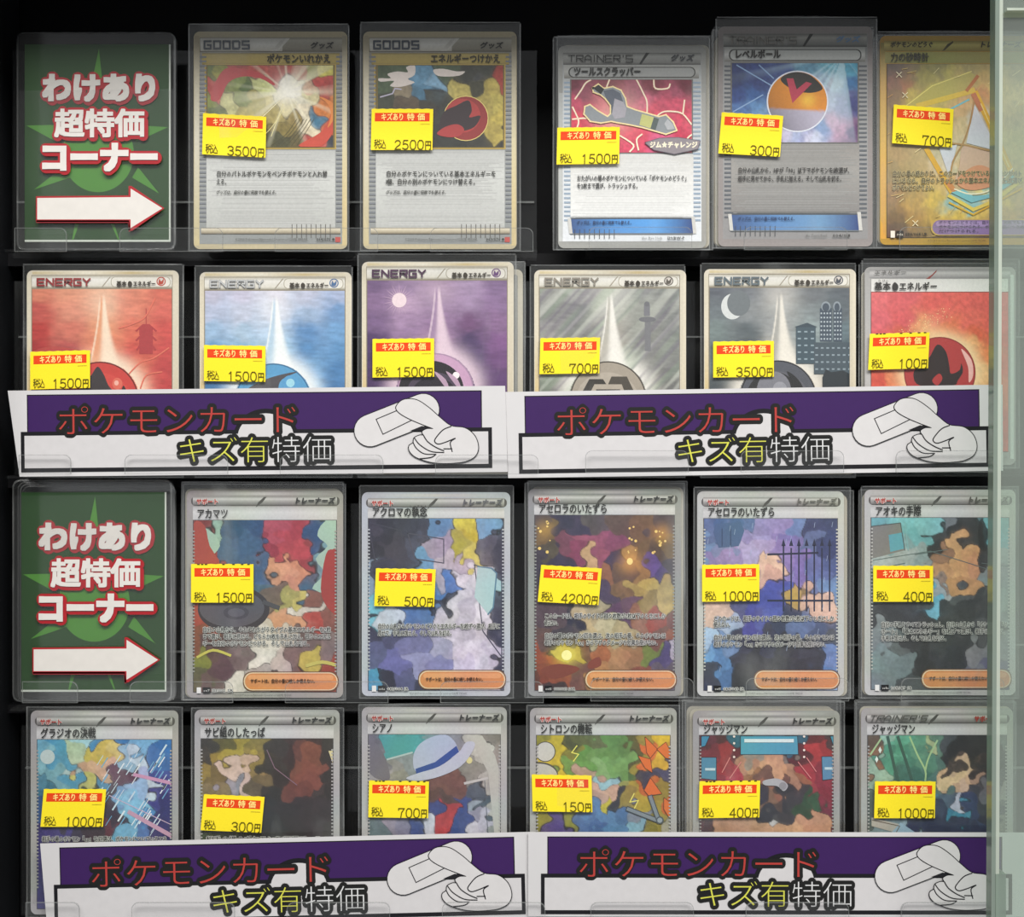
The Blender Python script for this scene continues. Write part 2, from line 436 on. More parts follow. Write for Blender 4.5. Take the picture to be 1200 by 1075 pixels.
# ------------------------------------------------------------------ sleeved cards
def sleeve_mesh(name, L, T, R, B, ox, oy, parent, seed, k=S):
    nx, ny = 10, 14
    r = random.Random(seed); ph = [r.uniform(0, 6.28) for _ in range(4)]
    V = []; F = []
    for side in (0, 1):
        base = len(V)
        for j in range(ny+1):
            for i in range(nx+1):
                u, v = i/nx, j/ny
                x = L+(R-L)*u; y = T+(B-T)*v
                edge = min(1, 8*min(u, 1-u))*min(1, 8*(1-v))
                wob = 0.00012*math.sin(5*u+ph[0]+3*v)+0.0001*math.sin(9*v+ph[1])
                if side == 0: d = 0.0003-0.0019*min(1, edge)+wob*edge-(0.0002*(1-v))
                else: d = 0.0007+0.0004*edge
                V.append(((x-ox)*k+0.00025*math.sin(7*v+ph[2])*(i in (0, nx)), d, (oy-y)*k+0.0003*math.sin(6*u+ph[3])*(j == 0)))
        for j in range(ny):
            for i in range(nx):
                a = base+j*(nx+1)+i; F.append((a, a+1, a+nx+2, a+nx+1))
    o = mesh_obj(name, V, F, M_SLEEVE, parent, True)
    # welded seams and open mouth: narrow brighter strips
    V = []; F = []
    def strip(x0, y0, x1, y1, d):
        n = len(V); V.extend([((x0-ox)*k, d, (oy-y0)*k), ((x1-ox)*k, d, (oy-y0)*k), ((x1-ox)*k, d, (oy-y1)*k), ((x0-ox)*k, d, (oy-y1)*k)])
        F.append((n, n+1, n+2, n+3))
    strip(L-.3, T+1, L+1.2, B, 0.0002); strip(R-1.2, T+1, R+.3, B, 0.0002); strip(L, B-1.2, R, B+.3, 0.0002); strip(L+1, T-.3, R-1, T+.9, -0.0012)
    mesh_obj('seam', V, F, M_SEAM, o)
    return o

STL = [(-.42, 0), (.42, 0), (0, -.42), (0, .42), (.3, .3), (-.3, .3), (.3, -.3), (-.3, -.3)]
def sticker(root, ox, oy, TL, TR, BL, price, peek=False):
    """yellow price sticker; corners in photo units"""
    TL, TR, BL = Vector(TL), Vector(TR), Vector(BL)
    ux, uy = (TR-TL), (BL-TL); W, H = ux.length, uy.length
    ux = ux/W; uy = uy/H
    def fn(a): return np.column_stack([TL.x+a[:, 0]*ux.x+a[:, 1]*uy.x, TL.y+a[:, 0]*ux.y+a[:, 1]*uy.y])
    pts = [(0, 0)]
    n = 14
    for i in range(n): pts += [(W*(i+.5)/n, -.5 if not i % 2 else .1)]
    pts += [(W, 0), (W, H), (0, H)]
    P = fn(np.array(pts, float))
    y = -0.00185
    st = slab('price_sticker', [tuple(p) for p in P], ox, oy, y, 0.00012, M_STEDGE, root)
    st['label'] = 'yellow price sticker with a red band, reading %s yen' % price
    s = Sheet(1)
    s.rect(.2, .3, W-.2, H-.2, 'f6df2c')
    s.vgrad(4, 4.6, W-4, 14.6, [(0, 'e23c14'), (.5, 'e04a1c'), (1, 'e03d18')])
    s.xf(fn); b = s.build('red_band', M_STICK, st, ox, oy, y)
    s = Sheet(4)
    xs = W*.155
    s.text('キズあり', xs, 9.6, 9.2, 'ffe48a', x1=W*.53, bold=.18, res=2)
    s.text('特', W*.575, 9.6, 8.8, 'ffe48a', x1=W*.70, bold=.18, res=2)
    s.text('価', W*.745, 9.6, 8.8, 'ffe48a', x1=W*.87, bold=.18, res=2)
    if peek:
        s.clip = (2, -1, W-2, 1.2)
        for q in (.1, .16, .22, .5, .66, .8, .9): s.rect(W*q, -.4, W*q+3, .8, '4a4420', up=False)
        s.clip = None
    ink = '5c5310'
    yb = H-.6; yt = H-12.2
    s.clip = (0, 0, W, H-.3)
    s.clip = None
    s.text('税', W*.05, H-6.6, 12, ink, x1=W*.155, bold=.1, res=1)
    s.text('込', W*.145, H-6.6, 12, ink, x1=W*.25, bold=.1, res=1)
    s.text('円', W*.875, H-5.4, 11.5, ink, x1=W*.985, bold=.2, res=1)
    nd_ = len(price); pit = 8.9; x1 = W*.87
    x0 = x1-pit*nd_+1.2
    s.strokes(price, x0, yt+1, x1-1.2, yb-.3, 1.15, ink, gap=.34)
    s.line([(W*.8, 17.5), (W*.95, 17.5)], .5, 'cdb93a')
    s.xf(fn); s.build('price_lettering', M_STICK, st, ox, oy, y)
    return st

class Card:
    def __init__(s, L, T, R, B, sl, label, depth=0.0, rot=0.0, group='priced sleeved cards', foil=False, nbehind=(), bl=None):
        s.L, s.T, s.R, s.B = L, T, R, B
        s.ox, s.oy = (L+R)/2, sl[3]
        s.root = empty('sleeved_card', pos(s.ox, s.oy, depth), label, 'card', group, math.radians(rot))
        s.mat = M_FOIL if foil else M_PRINT
        s.card = slab('card', rr(L, T, R, B, 7), s.ox, s.oy, 0.0, 0.0004, M_CARDEDGE, s.root)
        s.frame = Sheet(1); s.art = Sheet(14); s.let = Sheet(34)
        s.sl = sl; s.seed = int(L*7+T)
        for i, (dx, dy) in enumerate(nbehind):
            blank(s, dx, dy, depth+0.0022*(i+1), i, bl, len(nbehind))
    def done(s):
        # keep the whole print stack inside 1 mm
        s.frame.build('printed_frame', s.mat, s.card, s.ox, s.oy)
        if s.art.v: s.art.build('artwork', s.mat, s.card, s.ox, s.oy)
        if s.let.v: s.let.build('lettering', s.mat, s.card, s.ox, s.oy)
        sleeve_mesh('sleeve', *s.sl, s.ox, s.oy, s.root, s.seed)
        return s
    def price(s, TL, TR, BL, p, peek=False): sticker(s.root, s.ox, s.oy, TL, TR, BL, p, peek); return s

ORD = ['first', 'second', 'third']
def blank(c, dx, dy, depth, i, what, n):
    """another sleeved card kept right behind the priced one"""
    ox, oy = c.ox+dx, c.oy
    lab = 'sleeved card tucked %s behind %s, only its edge showing' % (ORD[i], what) if n > 1 else 'sleeved card tucked behind %s, only its edge showing' % what
    r = empty('sleeved_card', pos(ox, oy, depth), lab, 'card', 'spare cards stacked behind the priced ones', 0)
    L, T, R, B = c.L+dx, c.T+dy, c.R+dx, c.B
    cd = slab('card', rr(L, T, R, B, 7), ox, oy, 0.0, 0.0004, M_CARDEDGE, r)
    s = Sheet(1); s.rrect(L, T, R, B, 7, 'b9b3a2'); s.rrect(L+6, T+6, R-6, B-6, 3, '8a8a84')
    s.build('printed_frame', M_PRINT, cd, ox, oy)
    sleeve_mesh('sleeve', c.sl[0]+dx, c.sl[1]+dy, c.sl[2]+dx, c.sl[3], ox, oy, r, c.seed+i)

def ticks(s, x0, x1, y0, y1, pitch, h, col):
    s.up(); y = y0
    while y < y1: s.rect(x0, y, x1, y+h, col, up=False); y += pitch
def vticks(s, x0, x1, pitch, y0, y1, col):
    s.up(); x = x0
    while x < x1: s.rect(x, y0, x+.8, y1, col, up=False); x += pitch
def outlined(s, t, x0, yc, h, x1, fg='2a2a2a', bg='c8c8c4', o=.6):
    s.text(t, x0, yc, h, bg, x1=x1, shifts=[(-o, -o), (o, -o), (-o, o), (o, o), (0, -o), (0, o), (-o, 0), (o, 0)][:4])
    s.text(t, x0, yc, h, fg, x1=x1, bold=.12)

# ---- old style goods cards (top row, two at left)
def goods(dx, label, title, tx0, body, num, artfn, artbox, sl, depth=0):
    c = Card(227+dx, 37, 407+dx, 292, sl, label, depth)
    f = c.frame; X = dx
    f.rrect(227+X, 37, 407+X, 292, 7, 'b4a98c')
    f.vgrad(228+X, 42, 233.5+X, 288, [(0, 'a79c84'), (.25, 'c4bda8'), (.5, 'cac4b2'), (.8, 'c2b899'), (1, 'bfb188')])
    f.vgrad(401+X, 42, 406+X, 288, [(0, 'a39c88'), (.25, 'bfb59c'), (.5, 'cfc4a0'), (.8, 'ccba8c'), (1, 'c4b286')])
    f.vgrad(234+X, 44, 401+X, 286, [(0, '9b978a'), (.1, '8f8d85'), (.5, '9b9d9b'), (1, '8e9190')])
    f.vgrad(234+X, 44, 401+X, 61, [(0, '8d887b'), (.2, 'b3aea0'), (.75, '8f8a7c'), (1, '5e594d')])
    f.vgrad(235+X, 45, 331+X, 60, [(0, 'c2bfb7'), (.5, 'dcdad3'), (1, 'b5b1a6')])
    f.poly([(331+X, 45), (340+X, 45), (328+X, 58), (322+X, 60), (318+X, 60)], 'cfccc4')
    f.poly([(331+X, 45), (335+X, 45), (325+X, 60), (318+X, 60)], 'c2bfb7')
    f.vgrad(237+X, 62.5, 398+X, 76, [(0, '8a7b4a'), (.15, 'b3a061'), (.8, 'a8944f'), (1, '8b7a45')])
    f.rect(240+X, 75.5, 394+X, 175, 'b79b4e'); f.rect(241.5+X, 76.2, 392.5+X, 173.6, '6e6034')
    f.vgrad(242+X, 176.5, 393+X, 267, [(0, 'b4b5b2'), (.3, 'c4c5c1'), (.6, 'c0c1bd'), (1, 'b4b5b1')])
    f.up()
    for j in range(60):
        y = 178+j*1.5; g = 168+int(28*rnd.random())
        f.rect(243+X+rnd.random()*20, y, 392+X-rnd.random()*30, y+.7, (g, g, g-2), up=False)
    ticks(f, 234+X, 242+X, 66, 262, 5.2, 2.0, '7c7f84'); ticks(f, 394+X, 401+X, 66, 262, 5.2, 2.0, '7c7f84')
    f.vgrad(236+X, 267, 399+X, 274.5, [(0, '6d675a'), (.2, 'd6cdb8'), (.6, 'b5aa92'), (1, '6b6252')])
    vticks(f, 342+X, 390+X, 5.6, 263, 279, '55504a')
    f.rect(393+X, 278, 399+X, 284, 'b2504a')
    c.art.clip = artbox
    artfn(c.art, artbox)
    l = c.let
    l.strokes('GOODS', 240+X, 49, 292+X, 57.5, 2.1, '2f3540', gap=.5); l.strokes('GOODS', 240+X, 49, 292+X, 57.5, .5, '59616d', gap=.5)
    l.text('グッズ', 364+X, 54, 8, '2c2a26', x1=391+X, bold=.35, slant=.15)
    l.text(title, tx0+X, 69.5, 11, '2a2413', x1=388+X, bold=.33, res=2)
    for i, (t, x1) in enumerate(body): l.text(t, 254+X, 204.5+9.2*i, 7.6, '33332f', x1=x1+X, bold=.15)
    l.text('グッズは、自分の番に何枚でも使える。', 254+X, 226, 5, '3f3f3a', x1=327+X, slant=.2, bold=.1)
    l.text('©2009 Pokémon/Nintendo/Creatures/GAME FREAK.', 276+X, 281, 4.2, '444', x1=362+X) if 0 else l.text('©2009 Pokémon/Nintendo/Creatures/GAME FREAK.', 276+X, 281, 4.2, '44443f', x1=362+X)
    l.text(num, 371+X, 281, 4.6, '33332f', x1=388+X, bold=.15); l.text('◆', 389+X, 281, 3.6, '33332f')
    return c

def art_switch(a, b):
    P = '''246,80,66743c;260,84,8f8f3a;275,80,a44440;300,84,b5504a;320,92,a84c48;345,84,a8443e;365,85,8f9038;385,84,c6be5c;388,95,b44844;375,105,a33a36;
    250,100,b04442;256,112,c04a48;247,120,7b853a;275,97,7d8a4e;290,103,54683c;262,95,c2504c;300,97,bcbf84;310,104,ccd08c;335,100,ebe6da;345,110,eee9dc;325,112,e6e0cc;
    352,118,d9d3bb;340,126,cfc49a;315,118,c6b878;300,118,a39a5a;285,115,78854e;268,118,c0bd86;275,126,c0bd86;285,132,a89c58;250,130,5c6840;320,135,a99a60;
    330,150,80713c;345,140,8f7c46;360,112,d8cfa0;366,105,c8a48a;372,100,b84440;352,135,d7cbb0;358,144,d4c9ae;368,142,5d8094;374,138,40728c;366,152,d2c4a6;380,125,cc7838;388,130,d0803a;
    385,150,c05a34;378,165,b84038;360,170,9c3a34;345,165,5f5634;330,165,4b4a30;318,170,4c4a2c;388,165,30323a;300,170,6c6236'''
    a.grid(b, paint(P, 4.5, 4, seed=1, ops=[('burst', 337, 108, 46, 'f2edd2', .8, 55), ('glow', 337, 107, 15, 'fbf8ec', .9)], ink=.6), 1.1)
    a.poly(smooth([(247, 113), (255, 92), (266, 80), (285, 81), (305, 86), (321, 97), (320, 100), (305, 92), (285, 90), (268, 97), (258, 116), (250, 119)], 4), 'b8474a')
    a.line(smooth([(300, 168), (318, 150), (333, 128)], 5, False), .7, 'e8dda0'); a.line([(305, 140), (328, 118)], .9, 'efe6c4'); a.line([(318, 160), (332, 122)], .7, 'e8dda0')
    for i in range(6): a.line(smooth([(318+i*6, 171), (335+i*5, 158-i), (348+i*4, 140)], 4, False), .6, '4a442a', up=i == 0)
    a.poly(smooth([(392, 118), (386, 140), (375, 156), (350, 171), (376, 172), (390, 156), (394, 140)], 4), 'c24a38')
    a.poly(smooth([(374, 114), (384, 122), (388, 135), (384, 150), (391, 140), (392, 124), (382, 116)], 4), 'd98442')
def art_reenergy(a, b):
    a.grid(b, paint('''446,80,46553c;470,80,4b5a42;520,82,475640;560,100,394035;600,80,c8a850;590,85,a03c34;600,100,9c3a34;570,80,3a3c34;
    450,100,4d5c44;450,118,3c4034;500,110,3a3c36;520,130,33342f;470,125,55483a;485,125,584a3a;500,130,39352c;462,135,3b352a;
    498,88,5f8aa6;505,95,7ba0ba;500,105,54809c;495,112,466e86;470,105,8c7f68;560,95,3c3d3e;550,92,34352f;545,105,b8a85c;560,100,b8a85c;575,105,ae9c50;580,120,b8a856;588,135,b5a24e;
    580,150,a8964c;590,160,aa984c;570,120,a89850;530,140,3b3a33;520,160,2f302c;560,168,35342e;600,150,302f2a;595,172,2c2b27;540,172,2d2e2a''', 6, 3, seed=2, ink=.6), 1.1)
    a.poly(smooth([(444, 92), (458, 92), (454, 87), (466, 84), (478, 85), (476, 79), (486, 77), (486, 88), (478, 93), (486, 97), (470, 102), (457, 101), (462, 95), (446, 96)], 3), 'd8cdc6')
    a.poly(smooth([(508, 82), (520, 81), (535, 84), (545, 84), (538, 89), (520, 90), (511, 88)], 3), 'd8cdc6')
    a.line([(446, 114), (460, 110), (463, 104), (470, 105)], 1.5, 'b6b0c2')
    # glowing disc with a dark flame
    a.ell(546, 139, 26.5, 26.5, 'dcc878'); a.ell(546, 139, 25.6, 25.6, '8c2f2e'); a.ell(542, 136, 21, 20, 'a83c3a')
    a.poly(smooth([(514, 150), (520, 132), (535, 124), (549, 118), (553, 130), (550, 138), (563, 136), (556, 149), (540, 154), (520, 152)], 4), '33262a')
    a.poly(smooth([(512, 157), (522, 149), (536, 146), (544, 152), (538, 160), (524, 161)], 4), 'a53a3a')
c1 = goods(0, 'sleeved goods card with white burst picture and 3500 yen sticker', 'ポケモンいれかえ', 313,
           [('自分のバトルポケモンをベンチポケモンと入れ替', 384), ('える。', 269)], '064/070', art_switch, (243.5, 77, 390.5, 172.5), (221, 29, 409, 294), 0)
c1.done().price((239, 134), (313, 138), (238, 182), '3500')
c2 = goods(198.5, 'sleeved goods card with dark flame disc picture and 2500 yen sticker', 'エネルギーつけかえ', 306,
           [('自分のポケモンについている基本エネルギーを', 383), ('1個、自分の別のポケモンにつけ替える。', 362)], '063/070', art_reenergy, (443, 77, 589.5, 172.5), (422, 27, 610, 294), 0)
c2.done().price((436, 129), (508, 129), (435, 177), '2500')

# ---- trainer cards with silver border (top row, middle)
def trainer(L, T, label, title, tx1, bright, body, num, artfn, sl, red=False, depth=0, bh=(), bl=None, logo='35373c'):
    W, H = 173.5 if bright else 181, 237 if bright else 258
    k = W/173.5; kv = H/237
    c = Card(L, T, L+W, T+H, sl, label, depth, nbehind=bh, bl=bl)
    f = c.frame
    x = lambda u: L+u*k
    y = lambda v: T+v*kv
    brd = '9a9a96' if bright else '8f8886'
    f.rrect(L, T, L+W, T+H, 7, brd)
    if bright: f.vgrad(L+1, T+55, L+6, T+H-8, [(0, 'b2b4b2'), (1, 'bdbfbd')]); f.vgrad(L+W-7, T+55, L+W-1, T+H-8, [(0, 'a6a49f'), (1, '9a9893')])  # border and panel painted lighter below the shade edge crossing this card
    f.vgrad(x(5.5), y(8), x(168), y(229), [(0, '8d8d8b'), (.25, 'c4c8ca' if bright else '9c9c9c'), (1, 'dcdfe2' if bright else '8e8c8c')])
    f.vgrad(x(6), y(8), x(167), y(22), [(0, '6c6c6a'), (.3, '9fa09c' if bright else 'a9a7a1'), (.8, '7f7f7c'), (1, '4b4a48')])
    f.poly([(x(95), y(21)), (x(103), y(8)), (x(107), y(8)), (x(97), y(22))], '2b2b2a')
    f.vgrad(x(7), y(22.5), x(165), y(38), [(0, 'a4a4a0'), (.5, 'c8c8c6' if not bright else 'aeaeaa'), (1, '77756f')])
    f.rrect(x(12), y(24.6), x(161), y(37), 6, '3e3e3c'); f.rrect(x(13.6), y(25.6), x(159.6), y(36.2), 5.2, 'b9bbb8' if not bright else '9fa09e')
    tb = 'ffffff' if bright else '9a9590'
    ticks(f, x(7), x(17), y(42), y(208), 5.2, 2.1, '93a3b4' if bright else '5c6066'); ticks(f, x(157), x(167), y(42), y(208), 5.2, 2.1, '93a3b4' if bright else '5c6066')
    f.rect(x(14), y(39), x(158), y(126), '6f6c68'); f.vgrad(x(14.5), y(127), x(158.5), y(200), [(0, 'c9c8c4' if bright else '908c88'), (.4, 'dad9d6' if bright else '979490'), (1, 'e3e3e1' if bright else '858280')])
    f.up()
    for j in range(52):
        yy = y(128)+j*1.42*kv; g = (206 if bright else 132)+int(22*rnd.random())
        f.rect(x(16)+rnd.random()*18, yy, x(157)-rnd.random()*26, yy+.7, (g, g, g-2), up=False)
    f.hgrad(x(14), y(203), x(158), y(221), [(0, '3d5584'), (.35, '5b86b8' if not bright else '4f8fd0'), (.7, '6d94b8' if not bright else '5a9ddb'), (1, '33467a')])
    f.rect(x(14), y(201.4), x(158), y(203), '4f5358'); f.rect(x(14), y(219.5), x(158), y(221), '6d7276')
    f.poly([(x(11), y(202)), (x(15), y(202)), (x(17), y(220)), (x(13), y(220))], 'c9c7c2'); f.poly([(x(156), y(200)), (x(160), y(200)), (x(162), y(220)), (x(158), y(220))], 'c9c7c2')
    vticks(f, x(19), x(67), 5.8, y(215), y(226), '44484e')
    bx = (x(15.5), y(39.8), x(156.5), y(125))
    c.art.clip = bx
    artfn(c.art, bx, x, y)
    l = c.let
    l.strokes("TRAINER'S", x(12), y(11.5), x(87), y(19), 1.1 if bright else 1.9, '2c2c2a' if bright else '8a8680', gap=.3)
    if not bright: l.strokes("TRAINER'S", x(12.8), y(12), x(87.6), y(19.6), .5, '4d4a46', gap=.3)
    l.text('グッズ', x(132), y(14.5), 8, logo, x1=x(159), bold=.4, slant=.2)
    l.text(title, x(18), y(30.6), 11, '262422', x1=x(tx1), bold=.5, res=2)
    for i, (t, xe) in enumerate(body): l.text(t, x(22), y(155.5+9*i), 7.4, '3a3a3a' if bright else '2f2c2a', x1=x(xe), bold=.15)
    l.text('グッズは、自分の番に何枚でも使える。', x(22), y(207.5), 5, '24365a', x1=x(88), bold=.1)
    l.text(num[0], x(98), y(225.5), 4.4, '4a4a48', x1=x(122), slant=.2); l.text(num[1], x(128), y(225.5), 4.6, '3a3a38', x1=x(148), bold=.15)
    return c
def art_tool(a, b, x, y):  # top band darkened in the colours: shade painted into the picture
    a.grid(b, paint(f'''{x(20)},{y(42)},6b2a3a;{x(60)},{y(44)},7c3044;{x(110)},{y(44)},7a2f40;{x(150)},{y(46)},6c2636;{x(30)},{y(54)},8c4458;{x(90)},{y(54)},9a5268;{x(140)},{y(54)},a04c62;
    {x(20)},{y(66)},c24a66;{x(60)},{y(66)},c8566c;{x(100)},{y(64)},cc6480;{x(140)},{y(66)},d0506a;{x(22)},{y(86)},d04058;{x(60)},{y(84)},d2707c;{x(110)},{y(80)},d04a62;{x(150)},{y(84)},d24660;
    {x(24)},{y(104)},cc3c58;{x(90)},{y(104)},d23e5c;{x(120)},{y(112)},d85a84;{x(150)},{y(110)},c83454;{x(80)},{y(120)},cf4060''', 4, 3, seed=3,
        ops=[('glow', x(70), y(76), 26, 'f5c0b0', .55)]), 1.5)
    for p in ([(20, 62), (27, 52), (32, 44), (38, 40)], [(17, 86), (34, 85), (50, 90)], [(17, 72), (24, 88), (22, 100), (34, 108)], [(92, 40), (100, 56), (104, 66), (104, 82)], [(112, 40), (114, 50), (128, 50), (131, 45)],
              [(112, 86), (122, 78), (134, 77), (146, 80), (156, 92)], [(146, 80), (148, 64)], [(70, 104), (88, 116), (84, 124)], [(98, 104), (92, 110), (94, 122)], [(60, 40), (57, 48)], [(146, 118), (152, 108), (157, 104)]):
        a.line(smooth([(x(u), y(v)) for u, v in p], 4, False), 2.0, 'f2c9a8'); a.line(smooth([(x(u), y(v)) for u, v in p], 4, False), .9, 'fbf3df')
    # spanner wrench: open jaw, grip and ball end
    out = [(41, 50), (47, 46), (53, 51), (64, 49), (73, 53), (78, 62), (80, 72), (90, 76), (104, 80), (118, 84), (126, 82), (134, 90), (138, 99), (126, 103), (112, 99), (98, 95), (84, 92), (72, 90), (62, 88), (50, 90), (38, 88), (31, 80), (32, 72), (37, 70), (46, 77), (58, 84), (62, 80), (62, 70), (56, 62), (50, 57), (42, 54)]
    P = [(x(u), y(v)) for u, v in out]
    a.line(P, 3.2, 'f6e0a6', closed=True); a.poly(P, '8f9498')
    a.poly([(x(u), y(v)) for u, v in [(53, 53), (64, 51), (73, 56), (76, 66), (68, 74), (62, 80), (62, 70), (56, 62)]], '5e6470')
    a.poly([(x(u), y(v)) for u, v in [(66, 62), (76, 66), (80, 74), (78, 84), (66, 86), (63, 80)]], 'aaa6ae')
    a.poly([(x(u), y(v)) for u, v in [(98, 80), (112, 84), (108, 97), (95, 93)]], 'c3c37c'); a.poly([(x(u), y(v)) for u, v in [(112, 84), (118, 86), (114, 99), (108, 97)]], '55605e')
    a.poly([(x(u), y(v)) for u, v in [(41, 50), (47, 46), (54, 51), (50, 57)]], '2c2c2e')
    a.poly([(x(u), y(v)) for u, v in [(128, 86), (134, 92), (136, 98), (128, 99), (124, 92)]], 'b3b5b8')
    # ribbon badge with lettering
    B = [(102, 114), (118, 109), (140, 108), (166, 112), (163, 121), (136, 127), (112, 122)]
    a.clip = None
    a.line([(x(u), y(v)) for u, v in B], 1.5, '5d5560', closed=True); a.poly([(x(u), y(v)) for u, v in B], '8c8489')
    a.text('ジム★チャレンジ', x(107), y(116.5), 8, 'efe6cc', x1=x(163), bold=.5)
def art_ball(a, b, x, y):
    a.grid(b, paint(f'''{x(20)},{y(42)},2c3a6e;{x(45)},{y(44)},30427c;{x(70)},{y(44)},3c4e84;{x(100)},{y(44)},5f90aa;{x(125)},{y(44)},6fb0c4;{x(150)},{y(44)},56a0bc;
    {x(20)},{y(58)},222c5e;{x(45)},{y(58)},2b3a72;{x(110)},{y(60)},9cb0c6;{x(130)},{y(62)},c4cfdc;{x(150)},{y(62)},3d6fa0;{x(22)},{y(76)},2c4480;{x(40)},{y(74)},31568f;
    {x(22)},{y(90)},4c6fa4;{x(45)},{y(88)},5a84b2;{x(125)},{y(80)},b6b4ce;{x(140)},{y(82)},8f84ae;{x(152)},{y(84)},3a3f74;{x(70)},{y(104)},8f94be;{x(72)},{y(116)},c2bcd4;{x(90)},{y(120)},9fa4c8;
    {x(115)},{y(110)},6a7db0;{x(128)},{y(104)},c295ae;{x(140)},{y(112)},b47f9c;{x(150)},{y(114)},5c3c66;{x(105)},{y(122)},c5c4da;{x(60)},{y(122)},8a7fa8''', 4, 3, seed=4,
        ops=[('burst', x(140), y(30), 60, 'c2e0ea', .65, 90)]), 1.4)
    for p, q in (((21, 42), (60, 64)), ((46, 42), (62, 56)), ((17, 92), (50, 74))): a.line([(x(p[0]), y(p[1])), (x(q[0]), y(q[1]))], 1.4, '88a6cc')
    # a plain glossy two-tone ball with a red chevron
    cx, cy, r = x(89), y(81), 34.5
    def cap(X, Y):
        nx = (X-cx)/r; ny = (Y-cy)/r
        d = nx*nx+ny*ny
        top = ny < 0.28+0.05*nx
        tw = np.clip((.28+.05*nx-ny)*14+.5, 0, 1)[:, None]; base = lin('d98a2c')*tw+lin('b6b0c2')*(1-tw)
        sh = np.clip(1.05-0.55*np.clip(nx*-.6+.1+ny*.55, 0, 1)*1.2, 0, 2)
        hl = np.exp(-((nx-.35)**2+(ny+.05)**2)/.06)
        c = base*sh[:, None]; c = c*(1-hl[:, None]*.6*top[:, None])+lin('f6d24a')*(hl*.6*top)[:, None]
        return np.clip(c, 0, 1)
    a.ell(cx, cy, r+1.6, r+1.6, 'dfe2ec', 48)
    def disc(n=64, m=34):
        a.up(); P = [(cx, cy)]; F = []
        for j in range(1, m+1):
            for i in range(n): P.append((cx+r*j/m*math.cos(6.28319*i/n), cy+r*j/m*math.sin(6.28319*i/n)))
        for i in range(n): F.append((0, 1+i, 1+(i+1) % n))
        for j in range(m-1):
            for i in range(n): F.append((1+j*n+i, 1+j*n+(i+1) % n, 1+(j+1)*n+(i+1) % n, 1+(j+1)*n+i))
        P = np.array(P); a._add(P, F, cap(P[:, 0], P[:, 1]), a.layer)
    disc()
    a.poly(smooth([(cx-20, cy-26), (cx-6, cy-34), (cx+12, cy-32), (cx+25, cy-22), (cx+29, cy-14), (cx+14, cy-10), (cx-6, cy-14)], 4), '2e2a26')
    a.poly([(cx-13, cy-27), (cx-5, cy-27), (cx-1, cy-14), (cx+10, cy-23), (cx+17, cy-21), (cx-6, cy+2)], 'b83c52')
c3 = trainer(654, 54, 'sleeved card with wrench on red lightning and 1500 yen sticker', 'ツールスクラッパー', 97, True,
             [('おたがいの場のポケモンについている「ポケモンのどうぐ」', 153), ('を2枚まで選び、トラッシュする。', 96)], ('illus. Ryo Ueda', '139/BW-P'), art_tool, (648, 44, 832, 293), bh=((4, -2),), bl='the wrench card')
c3.done().price((653, 151), (726, 150), (652, 194), '1500')
c4 = trainer(841.5, 31, 'sleeved card with orange ball on blue rays and 300 yen sticker', 'レベルボール', 70, False,
             [('自分の山札から、HPが「90」以下でポケモンを1枚選び、', 150), ('相手に見せてから、手札に加える。そして山札を切る。', 141)], ('illus. Toyste Beach', '004/018'), art_ball, (839, 21, 1028, 291), bh=((-4, 11), (-6, 13)), bl='the orange ball card', logo='6f8fb4')
c4.done().price((845, 133), (917, 137), (841, 181), '300')

